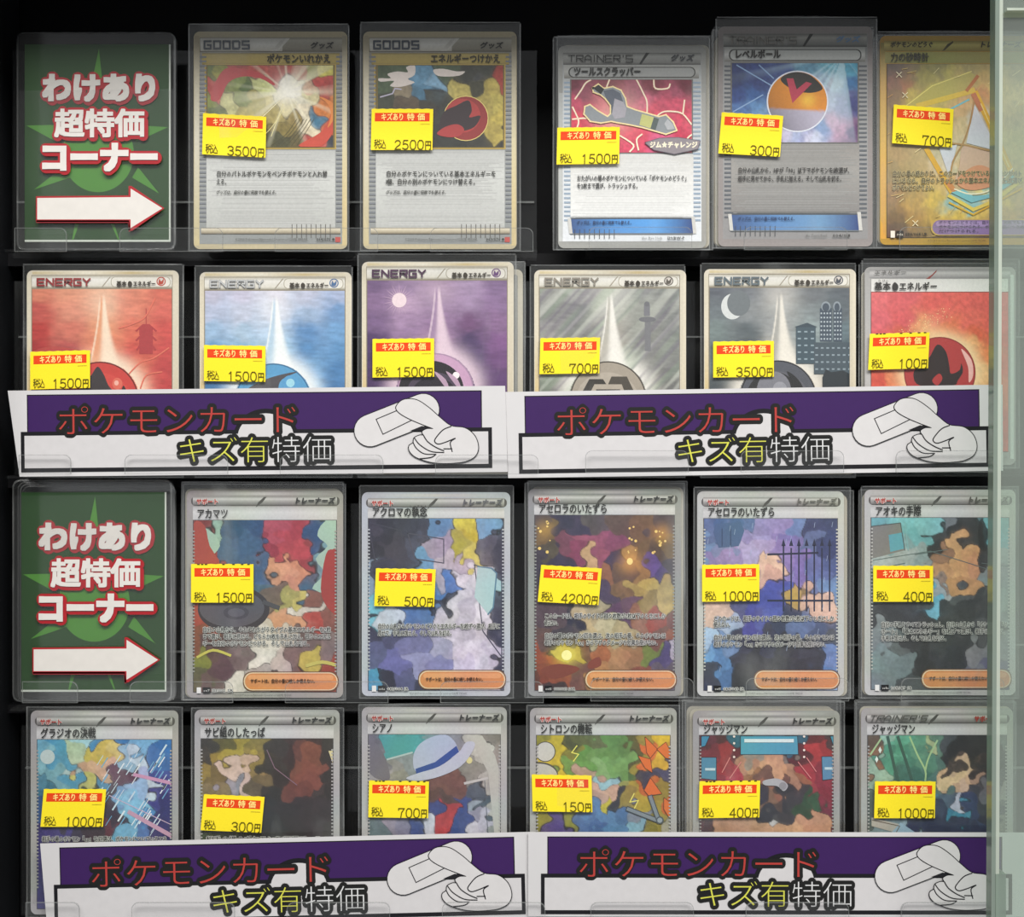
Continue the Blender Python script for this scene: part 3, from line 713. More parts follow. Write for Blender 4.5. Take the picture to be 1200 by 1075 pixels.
# ---- gold card at the right end of the top row
c = Card(1031, 42, 1207, 287, (1027, 38, 1211, 291), 'gold bordered card with glittering hourglass and 700 yen sticker', foil=True, nbehind=((-3, 3),), bl='the gold hourglass card')
f = c.frame
f.rrect(1031, 42, 1207, 287, 7, 'b08a34'); f.vgrad(1032, 50, 1038, 280, [(0, '8f8440'), (.2, 'c9a45c'), (1, 'd29c3e')])
f.vgrad(1036, 48, 1203, 60, [(0, '8f7e34'), (.4, 'c9ba6c'), (1, '857432')]); f.vgrad(1037, 61, 1203, 74, [(0, 'a89e58'), (1, '8f8a4a')])
f.poly([(1104, 60), (1110, 52), (1117, 48), (1117, 50), (1107, 59)], '4d4220')
f.rect(1039, 75, 1203, 279, '4a3a30')
a = c.art; a.clip = (1039.5, 75.5, 1202, 278.5)
a.grid(a.clip, paint('''1045,80,4f3c3e;1070,82,6a5240;1100,80,7a6a3e;1140,80,96864c;1170,82,9a8a58;1195,84,8e7e5a;1045,100,7a4a46;1060,105,98503e;1080,98,8c7a3c;1110,92,a8983e;1140,95,b49a4a;1165,100,c0aa60;1190,110,baa670;
1048,118,6b4a3a;1070,118,b09a40;1095,108,b5a044;1120,112,c8a84a;1135,118,c09060;1150,108,c0703e;1170,130,c6b078;1195,140,bca880;1044,140,7c5c3e;1125,130,c28a62;1130,150,cfb08a;1145,140,d0cfd0;1152,155,c8c6cc;1165,160,d9b04a;1180,165,cdb47c;
1045,165,8a6a44;1060,180,8f7048;1080,185,a08050;1100,180,b8a88e;1110,195,cfc6bc;1125,180,c9b4a0;1135,190,d4a888;1150,185,c9b9b4;1165,195,c8a24a;1190,190,b89e70;1045,205,7e6644;1065,210,9a7c50;1085,215,b5924e;1100,215,c09a58;1120,212,c88a60;1140,205,d8b08a;1160,215,7cc0c8;1180,210,b8a060;
1050,230,8a6238;1075,235,a8813c;1095,232,c8a43c;1115,232,5aa8bc;1135,238,68b4c4;1150,225,d8c88a;1170,235,d0a83c;1195,235,b48e58;1048,255,6e4c34;1070,255,a47a3c;1095,252,b48e3c;1120,250,d0ac3a;1145,254,cfac42;1175,255,b88c48;1198,260,a07a58;1050,272,5c4238;1080,272,84603a;1110,275,7d5a4a;1150,275,8a6a5c;1190,275,86645c''', 4, 6, .12, seed=6, brush=(1.2, .6), ops=[('glow', 1130, 165, 95, 'd6c68e', .5)]), 1.3)
def ln(p, wd, col, sm=True): a.line(smooth(p, 4, False) if sm else p, wd, col)
a.poly([(1060, 124), (1090, 100), (1135, 84), (1143, 88), (1132, 108), (1075, 128)], 'b4a85c'); a.line([(1062, 124), (1092, 101), (1138, 84)], 1, 'e6d67c')
a.line([(1076, 124), (1132, 109), (1140, 106)], 6, 'd8b848'); a.line([(1133, 106), (1145, 90)], 4, 'b4713c'); a.line([(1114, 128), (1135, 117)], 2, '74bcc6')
a.line([(1143, 110), (1170, 168), (1184, 200)], 7, 'e0b030'); a.line([(1141, 112), (1149, 128)], 6, 'c07850'); a.line([(1149, 122), (1182, 196)], 1, 'f2dc8a')
a.line([(1086, 176), (1114, 224)], 6, 'd9a838'); a.line([(1110, 214), (1118, 224)], 6, 'c88450')
a.poly([(1141, 122), (1132, 168), (1163, 176), (1165, 168)], 'd2d3d8'); a.poly([(1100, 174), (1121, 170), (1112, 208)], 'd0cfd4')
a.poly(smooth([(1128, 172), (1148, 176), (1165, 182), (1170, 200), (1150, 210), (1120, 214), (1124, 195)], 4), 'cfae98'); a.poly(smooth([(1120, 212), (1135, 198), (1150, 194), (1166, 202), (1178, 212), (1150, 222), (1130, 222)], 4), 'd29270')
ln([(1141, 120), (1136, 145), (1128, 168), (1116, 190), (1113, 214)], 2, 'b38a58'); ln([(1110, 168), (1128, 170), (1150, 175), (1168, 178)], 2, 'b38a58')
a.poly([(1114, 226), (1128, 222), (1140, 230), (1160, 228), (1188, 204), (1188, 214), (1160, 232), (1138, 238)], '78b4be'); ln([(1118, 222), (1138, 228), (1162, 222), (1186, 198)], 1.6, 'ece4c8')
a.line([(1112, 230), (1140, 246), (1165, 236), (1196, 212)], 4, 'dcc258', ); a.line([(1112, 238), (1140, 252), (1196, 222)], 2, 'd6a82c')
a.up()
for i in range(60):
    ang = rnd.uniform(2.2, 3.0); x0 = rnd.uniform(1042, 1200); y0 = rnd.uniform(80, 275)
    if 1085 < x0 < 1180 and 105 < y0 < 235: continue
    ln_ = rnd.uniform(3, 12); a.line([(x0, y0), (x0+ln_*math.cos(ang), y0+ln_*math.sin(ang))], .6, rnd.choice(['ead9a0', 'd8b868', 'c89a58']), up=False)
for sx, sy in ((1053, 88), (1060, 112), (1072, 262), (1170, 92)): a.line([(sx-3, sy-3), (sx+3, sy+3)], .8, 'f2e6c0'); a.line([(sx-3, sy+3), (sx+3, sy-3)], .8, 'f2e6c0', up=False)
a.clip = None
a.rrect(1090, 257, 1212-6, 276.5, 9, 'c2a05a'); a.rrect(1092, 258.5, 1212-7, 275.5, 8.4, '8a6f9c'); a.rrect(1096, 260, 1203, 266, 3, 'a48ab4')
a.rect(1043, 271, 1048, 279, 'e6dfcf'); a.rect(1049.5, 271, 1058, 279, '2a221e')
l = c.let
l.text('ポケモンのどうぐ', 1043, 53, 7.5, '2d240e', x1=1093, bold=.3, slant=.15); l.text('トレーナーズ', 1147, 53, 8, '3a2f12', x1=1196, bold=.4, slant=.2)
l.text('力の砂時計', 1043, 68, 11, '2b260f', x1=1088, bold=.33, res=2)
for i, (t, xe) in enumerate((('自分の番の終わりに、このカードをつけているポケモンがバト', 1197), ('にいるなら、自分のトラッシュから基本エネルギーを1枚選び', 1197), ('ポケモンにつけてよい。', 1097))):
    outlined(l, t, 1045, 204+8.3*i, 7.4, xe, '3a3020', 'c8b686', .4)
for i, (t, xe) in enumerate((('ポケモンのどうぐは、自分の番に何枚でもポ', 1200), ('ポケモンにつけられる。ポケモン1匹につき1枚', 1200), ('だけつけられる。', 1150))): l.text(t, 1099, 261.5+5*i, 4.6, '3e2f4c', x1=xe)
l.text('sv6a', 1050, 275, 4.5, 'e8dfcc', x1=1057.5); l.text('094/064 UR', 1060, 275, 4.8, '1e1a16', x1=1086, bold=.15)
l.text('©2024 Pokémon/Nintendo/Creatures/GAME FREAK.', 1086, 282.6, 3.6, '5a4420', x1=1155)
c.done().price((1046, 124), (1116, 129), (1044, 169), '700')

# ---- energy cards (second row)
def ecard(dx, dy, label, tcol, sky, ops, orb, orbfn, extra, sl, spk, bh=(), bl=None, ic='b04838', wash=False, foil=False):
    X, Y = dx, dy
    c = Card(31.5+X, 317+Y, 209.5+X, 556, sl, label, 0.0, nbehind=bh, bl=bl)
    f = c.frame
    f.rrect(31.5+X, 317+Y, 209.5+X, 556, 7, 'd4ccba')
    f.vgrad(32.3+X, 326+Y, 37+X, 548, [(0, 'cfc7b2'), (.3, 'd8ceb8'), (.6, 'd6c08e'), (1, 'cdb887')]); f.vgrad(203.5+X, 326+Y, 208.8+X, 548, [(0, 'd2cab8'), (1, 'ccc0a4')])
    f.hgrad(38+X, 318.5+Y, 203+X, 321.5+Y, [(0, 'cfbf98'), (.4, 'ddd6c4'), (.7, 'c8b58a'), (1, 'd8cfb8')])
    f.rect(36.8+X, 322.5+Y, 202.4+X, 543, '8c8270')
    f.vgrad(37.4+X, 323.4+Y, 201.6+X, 337.8+Y, [(0, 'b6b1a2'), (.3, 'e2dfd8'), (.8, 'd2cec2'), (1, '8f8876')])
    f.poly([(119+X, 336.5+Y), (128.6+X, 324.6+Y), (130+X, 324.6+Y), (120.6+X, 336.5+Y)], '9c9484')
    f.rrect(130+X, 324.6+Y, 200+X, 336.6+Y, 5, 'a49c8a'); f.rrect(130.8+X, 325.2+Y, 199.2+X, 336+Y, 4.6, 'dedad0')
    f.ell(189+X, 330+Y, 5.4, 5.4, ic); f.ell(189+X, 330+Y, 4.2, 4.2, 'd4ccc4'); f.poly(smooth([(186+X, 333+Y), (187+X, 327+Y), (189+X, 330+Y), (192+X, 327+Y), (191+X, 333+Y)], 3), ic)
    a = c.art; a.clip = (38+X, 339+Y, 201.5+X, 541)
    a.grid(a.clip, paint(sky, 3.2, 3, .07, seed=int(dx) % 17, brush=(.3, 1.2), ops=[('ring', 118+X, 470+Y, 46, 13, spk, .9), ('glow', 120+X, 352+Y, 22, spk, .35)]+ops+[('beam', 119+X, 346+Y, 112+X, 430+Y, 1.6, 9, orb[3], .85), ('beam', 117.5+X, 346+Y, 105+X, 430+Y, .9, 1.1, spk, .8), ('beam', 122+X, 344+Y, 129+X, 430+Y, 1.2, 12, spk, .9)]), 1.2)
    extra(a, X, Y)
    # twin beams rising from the orb
    cx, cy, r = 118+X, 469+Y, 45
    a.ell(cx, cy, r, r, orb[0], 48); a.ell(cx, cy, r-1.6, r-1.6, orb[1], 48); a.ell(cx-1, cy+4, r-7, r-9, orb[2], 40)
    orbfn(a, cx, cy)
    l = c.let
    l.strokes('ENERGY', 44.5+X, 327.2+Y, 106+X, 334.8+Y, 2.0, tcol, gap=.36); 
    if wash: l.strokes('ENERGY', 44.5+X, 327.2+Y, 106+X, 334.8+Y, .9, 'c8c8c4', gap=.36)
    l.text('基本', 137+X, 333+Y, 6.6, '3c352c', x1=149+X, bold=.3); l.poly(smooth([(151+X, 335.6+Y), (150.4+X, 332+Y), (152.6+X, 329.6+Y), (155.4+X, 332+Y), (154.6+X, 335.6+Y)], 3), '3c352c')
    l.text('エネルギー', 156.5+X, 333+Y, 6.6, '3c352c', x1=183+X, bold=.3)
    return c
def o_fire(a, x, y):
    a.poly(smooth([(x-25, y-8), (x-16, y-22), (x-10, y-30), (x-3, y-39), (x+4, y-30), (x+9, y-18), (x+16, y-6), (x+10, y+16), (x-22, y+16)], 5), '3a3436'); a.poly(smooth([(x+24, y-6), (x+27, y-17), (x+31, y-8), (x+27, y)], 4), '3a2a28')
    a.ell(x+20, y-19, 6, 7, 'd66a58'); a.ell(x+19, y-20, 2.6, 3, 'eab0a0')
def o_water(a, x, y):
    a.poly(smooth([(x-28, y+10), (x-32, y-12), (x-14, y-24), (x+6, y-31), (x+28, y-35), (x+10, y-26), (x+6, y-12), (x+12, y+14)], 4), '504c50')
    a.ell(x+20, y-18, 11, 13, '5a9cc8'); a.ell(x+20, y-22, 5, 5, '9fd2e0')
def o_psy(a, x, y):
    a.ell(x-5, y-2, 38, 34, '221e24', 40); a.ell(x-3, y+2, 31, 25, '4a4050', 32); a.ell(x-2, y+3, 26, 20, '26212a', 32); a.ell(x+24, y-19, 4, 4, 'f0e8e8')
    for q in (8, 22): a.poly(smooth([(x+q-10, y-24), (x+q+4, y-14), (x+q+8, y), (x+q-2, y-12)], 3), 'b79ab0')
def o_metal(a, x, y):
    a.poly([(x-34, y-2), (x-22, y-24), (x-6, y-24), (x-2, y-18), (x-16, y-18), (x-24, y-2)], '38342f'); a.poly([(x+34, y-2), (x+22, y-27), (x+4, y-27), (x, y-18), (x+16, y-18), (x+22, y-2)], '4c463e'); a.rect(x-14, y-12, x+14, y-4, '38342f')
def o_dark(a, x, y):
    a.ell(x-6, y+2, 32, 34, '2c2c2e', 40); a.ell(x-5, y-10, 20, 22, '7c7c84', 32); a.ell(x+2, y-12, 8, 8, '96969e')
    a.poly(smooth([(x+10, y-32), (x+24, y-22), (x+32, y-4), (x+26, y+6), (x+14, y+4), (x+18, y-14)], 4), '2a2a2c')
def pagoda(a, X, Y):
    d = 'a83e40'
    a.line([(171.5+X, 362+Y), (171.5+X, 382+Y)], 1, d)
    for i, (w_, y0) in enumerate(((13, 384), (13, 395), (12, 406))):
        a.poly([(171.5+X-4-i, y0-4+Y), (171.5+X+4+i, y0-4+Y), (171.5+X+w_, y0+4+Y), (171.5+X+w_-2, y0+5+Y), (171.5+X+8, y0+2+Y), (171.5+X+8, y0+9+Y), (171.5+X-8, y0+9+Y), (171.5+X-8, y0+2+Y), (171.5+X-w_+2, y0+5+Y), (171.5+X-w_, y0+4+Y)], d)
    a.poly(smooth([(40+X, 412+Y), (60+X, 406+Y), (85+X, 409+Y), (100+X, 414+Y), (40+X, 420+Y)], 3), 'b04a44')
    for p in ([(150, 440), (165, 425), (180, 420), (198, 408)], [(165, 455), (172, 440), (190, 436)], [(140, 385), (155, 380), (170, 372), (182, 350)]): a.line(smooth([(u+X, v+Y) for u, v in p], 4, False), 1.6, 'd8705c')
def sunx(a, X, Y):
    cx, cy = 75.5+X, 362+Y
    for i in range(28):
        t = i*6.283/28; r1 = 20 if i % 2 else 15
        a.poly([(cx+7*math.cos(t-.09), cy+7*math.sin(t-.09)), (cx+r1*math.cos(t), cy+r1*math.sin(t)), (cx+7*math.cos(t+.09), cy+7*math.sin(t+.09))], 'b79ab2', up=i == 0)
    a.ell(cx, cy, 8.5, 8.5, 'e4cfd4')
def lampx(a, X, Y):
    d = '77777a'
    a.rect(161+X, 378+Y, 168+X, 412+Y, d); a.ell(164+X, 375+Y, 10, 3.2, '6e6e72'); a.rect(160+X, 357+Y, 167+X, 371+Y, '77777c'); a.ell(163.5+X, 357+Y, 3, 3, '6c6c70')
def cityx(a, X, Y):
    X += 4
    a.ell(60.5+X, 361+Y, 13, 15, 'cfd2d0', 30); a.ell(68+X, 357+Y, 13.5, 15, '6f7578', 30)
    def tower(x0, y0, x1, y1, col, n, m, wc='b4bec4'):
        a.rect(x0+X, y0+Y, x1+X, y1+Y, col); a.up()
        for i in range(n):
            for j in range(m):
                xa = x0+(x1-x0)*(i+.25)/n; ya = y0+4+(y1-y0-4)*(j+.2)/m; a.rect(xa+X, ya+Y, xa+(x1-x0)/n*.5+X, ya+1.8+Y, wc, up=False)
    tower(163, 363, 177, 402, '47525e', 4, 7); tower(179, 363, 189, 402, '47525e', 3, 7); a.ell(170+X, 361+Y, 5.5, 6, '8c959c', up=True); a.ell(170+X, 362+Y, 4, 5, '49535e'); a.ell(183+X, 361+Y, 4.5, 6, '8c959c'); a.ell(183+X, 362+Y, 3, 5, '49535e')
    tower(135, 384, 158, 428, '46565f', 3, 5, '8fa0a8'); a.poly([(133+X, 385+Y), (148+X, 380+Y), (160+X, 385+Y)], '3e4b54'); tower(156, 403, 201, 440, '4a565e', 7, 4, '8c9aa2')
    a.poly([(166+X, 444+Y), (170+X, 434+Y), (176+X, 438+Y), (190+X, 436+Y), (202+X, 442+Y), (202+X, 470+Y), (166+X, 470+Y)], '2f353a')
def nox(a, X, Y): pass
def sky(X, Y, rows):
    """rows of colours top to bottom, spread evenly left to right over the picture"""
    out = []
    for j, r in enumerate(rows):
        cs = r.split()
        for i, cc in enumerate(cs): out.append(f'{45+X+150*i/(len(cs)-1)},{343+Y+22*j},{cc}')
    return ';'.join(out)
e1 = ecard(0, 0, 'red energy card with pagoda silhouette and 1500 yen sticker', '8c2f30', sky(0, 0, ['c87a62 d08c70 d89878 cf7e66 cc6a58', 'b8564e d48a72 dca080 d68068 cc6458', 'b0403c c8705e d8926c d06a54 c4504a', 'a83a3a a84a48 d87a5a c85248 c04a48', 'a03434 b04440 e09068 d06a50 b84444', '9c3030 b04040 e8a880 d8785c bc4444', '9c3030 b04040 e8a880 d8785c bc4444', '9c3030 b04040 d8785c bc4444 b04040']), [],
           ('6a2420', 'c4423c', 'cc4a42', 'dc9a74'), o_fire, pagoda, (27, 310, 215, 560), 'efdcc4')
e1.done().price((37, 413), (107, 411), (37, 457), '1500')
e2 = ecard(202.5, 2, 'light blue energy card with cloudy sky and 1500 yen sticker', '8f9298', sky(202.5, 2, ['b6b4c6 bdbacd cac6d6 b8bcd0 a4b0cc', 'b0b8ce bcc2d4 c8ccda 9ab0cc 6c90ba', '94b0cc a4bcd2 b4c8dc 5a86b4 6c98c2', '5c90be 7caacc a0c4dc 5484b2 5c8cb8', '4c80b0 649ac4 b0d0e4 6a9cc6 4c7eae', '4678a8 5c90bc c8e0ee 88b8da 4878a8', '4678a8 5c90bc c8e0ee 78a8ca 4878a8', '4070a0 5084b0 6a9cc6 5888b4 406c9c']), [],
           ('3c6e92', '5a9ac4', '5f9fc8', 'b4cbdc'), o_water, nox, (228, 312, 413, 560), 'eef0ee', ic='4c6a92', wash=True)
e2.done().price((240, 405), (312, 406), (240, 447), '1500')
e3 = ecard(392.5, -10, 'purple energy card with radiant sun and 1500 yen sticker', '4a2c48', sky(392.5, -10, ['6c5478 8c7494 8a6f90 9c86a4 7c6488', '806488 b094b0 846a8e 9a82a2 84698e', '745a80 9c80a0 8a6c90 6c4a70 84648a', '4c3460 8c7094 9c7c9c 4a3860 7c5484', '46305c 745880 b090b0 4a3862 6c4876', '46305c 6a5078 c8a8c0 4c3864 5c3e6c', '44305a 5c4470 d0b4c8 4c3864 543a66', '3e2a54 50386a 8c6c90 483460 4c345e']), [],
           ('a88aa4', 'c49cba', 'c8a2be', '9c82a0'), o_psy, sunx, (419, 298, 605, 560), 'ddc6d2', ic='6a4a78', bh=((11, 8),), bl='the purple energy card')
e3.done().price((437, 398), (509, 397), (437, 443), '1500')
e4 = ecard(594.5, -.5, 'grey striped energy card with lighthouse and 700 yen sticker', '8a8378', sky(594.5, 0, ['8c8c88 a0a09c a8a8a0 8e908c 80827f', '7f7f7e 7c7c7c a4a49c 94968f 7c7e7c', '8f8d8c 787878 a09c94 84867f 7a7c7a', 'a09ca0 7d7d7d b0a89c 7c7c7a 858782', '94968c 8c8c88 c8c0b4 82827f 7a7a78', '72726f 84827c d0c8bc 9a968e 6c6c6a', '5c5a58 84827c d0c8bc 9a968e 5a5a58', '504e4c 6c6a68 807c78 6a6866 504e4c']), [('diag', 5, 'c4c6bc', .6, .75), ('diag', 3.4, '6c6474', .5, .75), ('diag', 6.1, '8fa888', .3, .75)],
           ('4c463e', 'a2988a', 'b0a698', 'b4b0a6'), o_metal, lampx, (621, 311, 803, 560), 'ece8e0', ic='5c564e')
e4.done().price((633, 397), (703, 396), (632, 439), '700')
e5 = ecard(793.5, -1.5, 'dark energy card with crescent moon, tower blocks and 3500 yen sticker', '5f6a70', sky(793.5, 0, ['5c6068 6c7076 8a8a8c 6c7074 5a6066', '6c7478 84888a 8c9092 7c8486 5f676c', '74807f 5c6468 9a9c9c 8c9898 64747a', '647074 4c5458 b0aea8 7c8c90 54646c', '6c7c7c 5c6468 c4beb4 8c9494 4c5c64', '4c5458 6a6e70 dcd4c4 ac9c8c 3c4448', '383c40 6a6e70 dcd4c4 8c8078 30363a', '2c3034 484c50 706c68 504c4a 2a2e32']), [],
           ('2c2c30', '54565e', '606068', 'a6a49e'), o_dark, cityx, (821, 309, 1003, 560), 'e6e0d4', ic='4a4e56')
e5.done().price((835, 401), (906, 400), (835, 443), '3500')

c = Card(1013, 313, 1190, 545, (1010, 304, 1195, 549), 'bright red energy card with flame orb and 100 yen sticker', 0.0, nbehind=((-4, 4),), bl='the bright red energy card')
f = c.frame
f.rrect(1013, 313, 1190, 545, 7, '9c9a98'); f.vgrad(1014, 320, 1020, 540, [(0, 'a4a2a0'), (.5, 'b8b6b4'), (1, 'b4b0ae')]); f.rect(1184, 322, 1188, 538, 'c8ccc8')
f.vgrad(1019, 316, 1184, 326, [(0, '8a8888'), (.4, 'bcbab8'), (1, '8c8a8a')]); f.vgrad(1021, 327, 1181, 342, [(0, 'd6d4d0'), (1, 'dedcd8')])
f.poly([(1085, 327), (1092, 322), (1098, 316), (1097, 319), (1089, 327)], '8c3c38'); f.rect(1020.5, 342, 1181.5, 530, '8c4238')
a = c.art; a.clip = (1021, 343, 1181, 529)
a.grid(a.clip, paint('''1030,350,d46a6c;1060,350,d26264;1100,350,d8605a;1140,352,da625a;1175,352,da5e58;1030,375,d0646a;1060,375,d05c5e;1100,372,da6a5c;1140,375,dc685a;1175,380,dc5e56;
1030,395,d05c62;1055,392,c8604c;1080,385,d88a60;1110,385,d8744e;1145,392,d26044;1175,400,cc503e;1035,415,c44c44;1140,405,e0a068;1160,420,de8450;1175,430,d0583e;1030,450,cc5444;1045,445,d88058;1150,440,e8b880;1170,455,d87048;1100,470,d06048;1035,500,cc4c40;1170,500,cc5040;1100,510,d05c46''', 4, 4, .08, seed=8,
    ops=[('ring', 1101, 437, 41, 10, 'f0d8a8', .75), ('glow', 1088, 385, 14, 'ecc894', .4)]), 1.6)
a.up()
for i in range(90):
    t = rnd.random(); x0 = 1055+60*t+rnd.gauss(0, 5); y0 = 392-28*t+rnd.gauss(0, 5); q = rnd.uniform(.3, .9); a.rect(x0, y0, x0+q, y0+q, 'f6e6a8', up=False)
a.ell(1101, 437, 42, 42, '8c3434', 48); a.ell(1101, 437, 40.6, 40.6, 'b03e3e', 48); a.poly(smooth([(1126, 409), (1138, 422), (1140, 440), (1135, 448), (1134, 430)], 5), 'e8b4ac')
a.poly(smooth([(1075, 430), (1088, 420), (1098, 404), (1108, 412), (1112, 428), (1114, 438), (1124, 434), (1126, 426), (1128, 436), (1122, 446), (1116, 452), (1078, 452), (1070, 440)], 4), '33282a')
a.poly(smooth([(1092, 446), (1100, 438), (1104, 444), (1098, 452)], 3), 'b03e3e')
a.ell(1177, 331, 4.5, 4.5, '9c9490')
l = c.let; l.text('基本', 1024, 336, 10, '33302e', x1=1043.5, bold=.33, res=2); l.poly(smooth([(1046, 340), (1045, 335), (1048, 331), (1052, 335), (1051, 340)], 3), '33302e')
l.text('エネルギー', 1053, 336, 10, '33302e', x1=1098, bold=.33, res=2); l.text('き ほん', 1028, 329.2, 3, '44403c', x1=1041)
l.text('エネルギー', 1024, 319.5, 5, '6a6866', x1=1062, bold=.2, slant=.2)
l.text('イラスト ル', 1160, 536, 3.6, '5a5856', x1=1180)
c.done().price((1018, 392), (1088, 390), (1016, 434), '100', True)

# ---- supporter cards, full-picture style (third and fourth rows)
def supporter(L, T, R, B, sl, label, title, tx1, art, price_, brd, body=(), num='', setc='', full=True, bh=(), bl=None, extra=None, ay=33, old=False, capx=None, ruby=None, power=5, warp=9, ops=(), tr='2f2f2f'):
    c = Card(L, T, R, B, sl, label, 0.0, foil=True, nbehind=bh, bl=bl)
    f = c.frame; W = R-L
    dk = [max(0, int(v*.72)) for v in (int(brd[0:2], 16), int(brd[2:4], 16), int(brd[4:6], 16))]
    f.rrect(L, T, R, B, 7, brd)
    f.hgrad(L+7, T+2, R-7, T+5.5, [(0, brd), (.5, 'c2bfbb'), (1, brd)])
    f.rrect(L+5, T+7, R-4, T+18, 5, '55524f')
    f.vgrad(L+7, T+7, R-7, T+17, [(0, '8b8985'), (.3, 'c6c4c0'), (.6, '9c9a96'), (1, '6c6966')])
    f.vgrad(L+7, T+19, R-7, T+ay, [(0, 'aeacaa'), (.4, 'c9c8c6'), (1, 'bcbbba')])
    m = L+W*.44
    f.poly([(m, T+20), (m+8, T+14), (m+13, T+7.5), (m+10, T+7.5), (m+3, T+14)], '4c4946')
    bx = (L+8, T+ay, R-8, B-7)
    f.rect(bx[0]-.8, bx[1]-.6, bx[2]+.8, bx[3]+.6, '4a4a4c')
    a = c.art; a.clip = bx
    a.grid(bx, paint(art, power, warp, .06, seed=int(L) % 13, ops=ops, ink=.8), 1.05)
    if extra: extra(a)
    a.clip = None
    ticks(a, bx[0]-.6, bx[0]+1.6, bx[1]+12, B-30, 4.1, 1.7, brd); ticks(a, bx[2]-1.6, bx[2]+.6, bx[1]+12, B-30, 4.1, 1.7, brd)
    if full:
        x0, x1, y0, y1 = L+66, R-5, B-31, B-8
        a.rrect(x0, y0, x1, y1, 10, '6a4a34'); a.rrect(x0+1, y0+1, x1-1, y1-1, 10, 'd9c3a4')
        a.rrect(x0+2.4, y0+2.2, x1-2.2, y1-2, 9, 'c98552'); a.rrect(x0+6, y0+4, x1-6, y0+10, 3, 'd99a68')
        a.rect(L+12, B-12.5, L+17, B-5.5, 'dcdcd8'); a.rect(L+19, B-12.5, L+28, B-5.5, '1e1e20')
    l = c.let
    sr = 'a8362c'
    if old:
        l.strokes("TRAINER'S", L+9, T+8.6, L+75, T+15, 1.3, '55534f', gap=.28, slant=3); l.text('サポート', R-46, T+12.5, 7.5, sr, x1=R-20, bold=.45)
    else:
        l.text('サポート', L+11.5, T+13.2, 7.2, 'e6dcd6', x1=L+37.5, shifts=[(-.8, -.5), (.8, .5), (.8, -.5), (-.8, .5)])
        l.text('サポート', L+11.5, T+13.2, 7.2, sr, x1=L+37.5, bold=.4)
        l.text('トレーナーズ', R-57, T+12, 8, tr, x1=R-9, bold=.5, slant=.2)
    l.text(title, L+12, T+ay-7.6, 12.6, '242322', x1=tx1, bold=.3, res=2)
    if ruby: l.text(ruby[0], ruby[1], T+ay-14.3, 3, '3a3836', x1=ruby[2], bold=.15)
    for t, yy, xe in body: outlined(l, t, L+19 if full else L+14, yy, 7, xe)
    if full:
        l.text('サポートは、自分の番に1枚しか使えない。', L+75, B-20, 5.4, '3c2a1e', x1=R-30, bold=.15)
        l.text(setc, L+20, B-9, 4, 'd6d6d2', x1=L+27.5); l.text(num, L+30, B-9, 4.8, 'e0e0dc', x1=L+55, shifts=[(-.6, 0), (.6, 0), (0, -.6), (0, .6)]); l.text(num, L+30, B-9, 4.8, '222224', x1=L+55, bold=.12)
        l.text('©2024 Pokémon/Nintendo/Creatures/GAME FREAK.', L+56, B-3.6, 3.4, '3c3c3c', x1=L+124)
    c.done(); c.price(*price_)
    return c
def flow(s, pts, wd, col): s.line(smooth(pts, 4, False), wd, col)

def x_rocks(a):
    for q in ([(380, 612), (372, 628), (384, 640), (370, 655), (380, 672), (366, 690), (398, 690), (398, 612)], [(232, 618), (250, 625), (258, 640), (248, 655), (262, 665), (236, 652)]): a.poly(smooth(q, 3), '9cb8a8')
    a.poly(smooth([(382, 650), (390, 644), (398, 648), (398, 716), (384, 712), (376, 690)], 3), '9c3c38')
    a.poly(smooth([(227, 614), (240, 616), (246, 640), (258, 662), (227, 664)], 3), 'a04a40')
    a.ell(274, 714, 42, 27, '3a3438', 40); a.ell(272, 713, 38, 22, '565258', 40); a.ell(277, 718, 15, 8, '48444a'); a.ell(277, 718, 10, 5, '5a565c'); a.line([(310, 706), (326, 712)], 5, '4c484c')
    flow(a, [(232, 770), (250, 762), (270, 768)], 3, 'c0b858'); flow(a, [(360, 780), (378, 776), (396, 780)], 4, 'bcb45c')
supporter(219, 575, 402, 818, (214, 567, 405, 821), 'sleeved card with frying pan, red rocks and 1500 yen sticker', 'アカマツ', 268,
'''235,620,7c3c3a;250,625,8fac9e;270,620,2c4a6c;300,615,2e4a70;320,618,a44a58;345,625,9c3c4a;365,630,2c4c74;390,622,9cb8ae;240,650,8c3c38;265,645,3c5c7c;290,640,3a587c;310,640,8c3444;330,640,a8444e;350,645,a8444e;362,655,8c3a40;375,655,6c98a0;392,660,9c4440;
320,660,c08c6c;335,665,cc9878;350,662,c48c6c;340,678,c48c70;300,665,405c7c;300,685,48606e;360,690,3c5c74;375,700,7c5248;392,695,943c34;320,695,6c5a50;335,700,9c9458;355,700,b8ac64;370,712,c4bcb0;345,715,cfc8bc;330,725,c08c6c;350,730,c4906e;375,735,a0443c;392,735,7c4c44;
320,735,c4b8a8;240,720,9c4838;235,745,7c4a34;250,760,5c4440;280,745,6a5a58;310,750,d0c8bc;335,752,c8bcae;360,752,6c5a56;388,752,7c6a66;240,775,7c7c38;260,785,5c4048;280,775,6c5658;300,775,d6cfc4;325,775,b8a8a0;345,770,76605c;370,780,b8a850;392,785,8c3c30;250,805,6a5450;275,800,d0c8be;300,800,a49894;330,805,6a504c;370,805,7c3c30;238,800,605a40''',
 ((225, 661), (298, 661), (225, 706), '1500', True), '9b9793', body=(('自分の山札から、それぞれちがうタイプの基本エネルギーを2枚', 738, 388), ('まで選び、相手に見せる。どちらか1枚を手札に加え、残りのエネル', 746, 388), ('ギーを自分のポケモンにつける。そして山札を切る。', 754, 366)), num='121/102 SR', setc='sv7', extra=x_rocks, bh=((-2, -3),), bl='the frying pan card', ay=35)
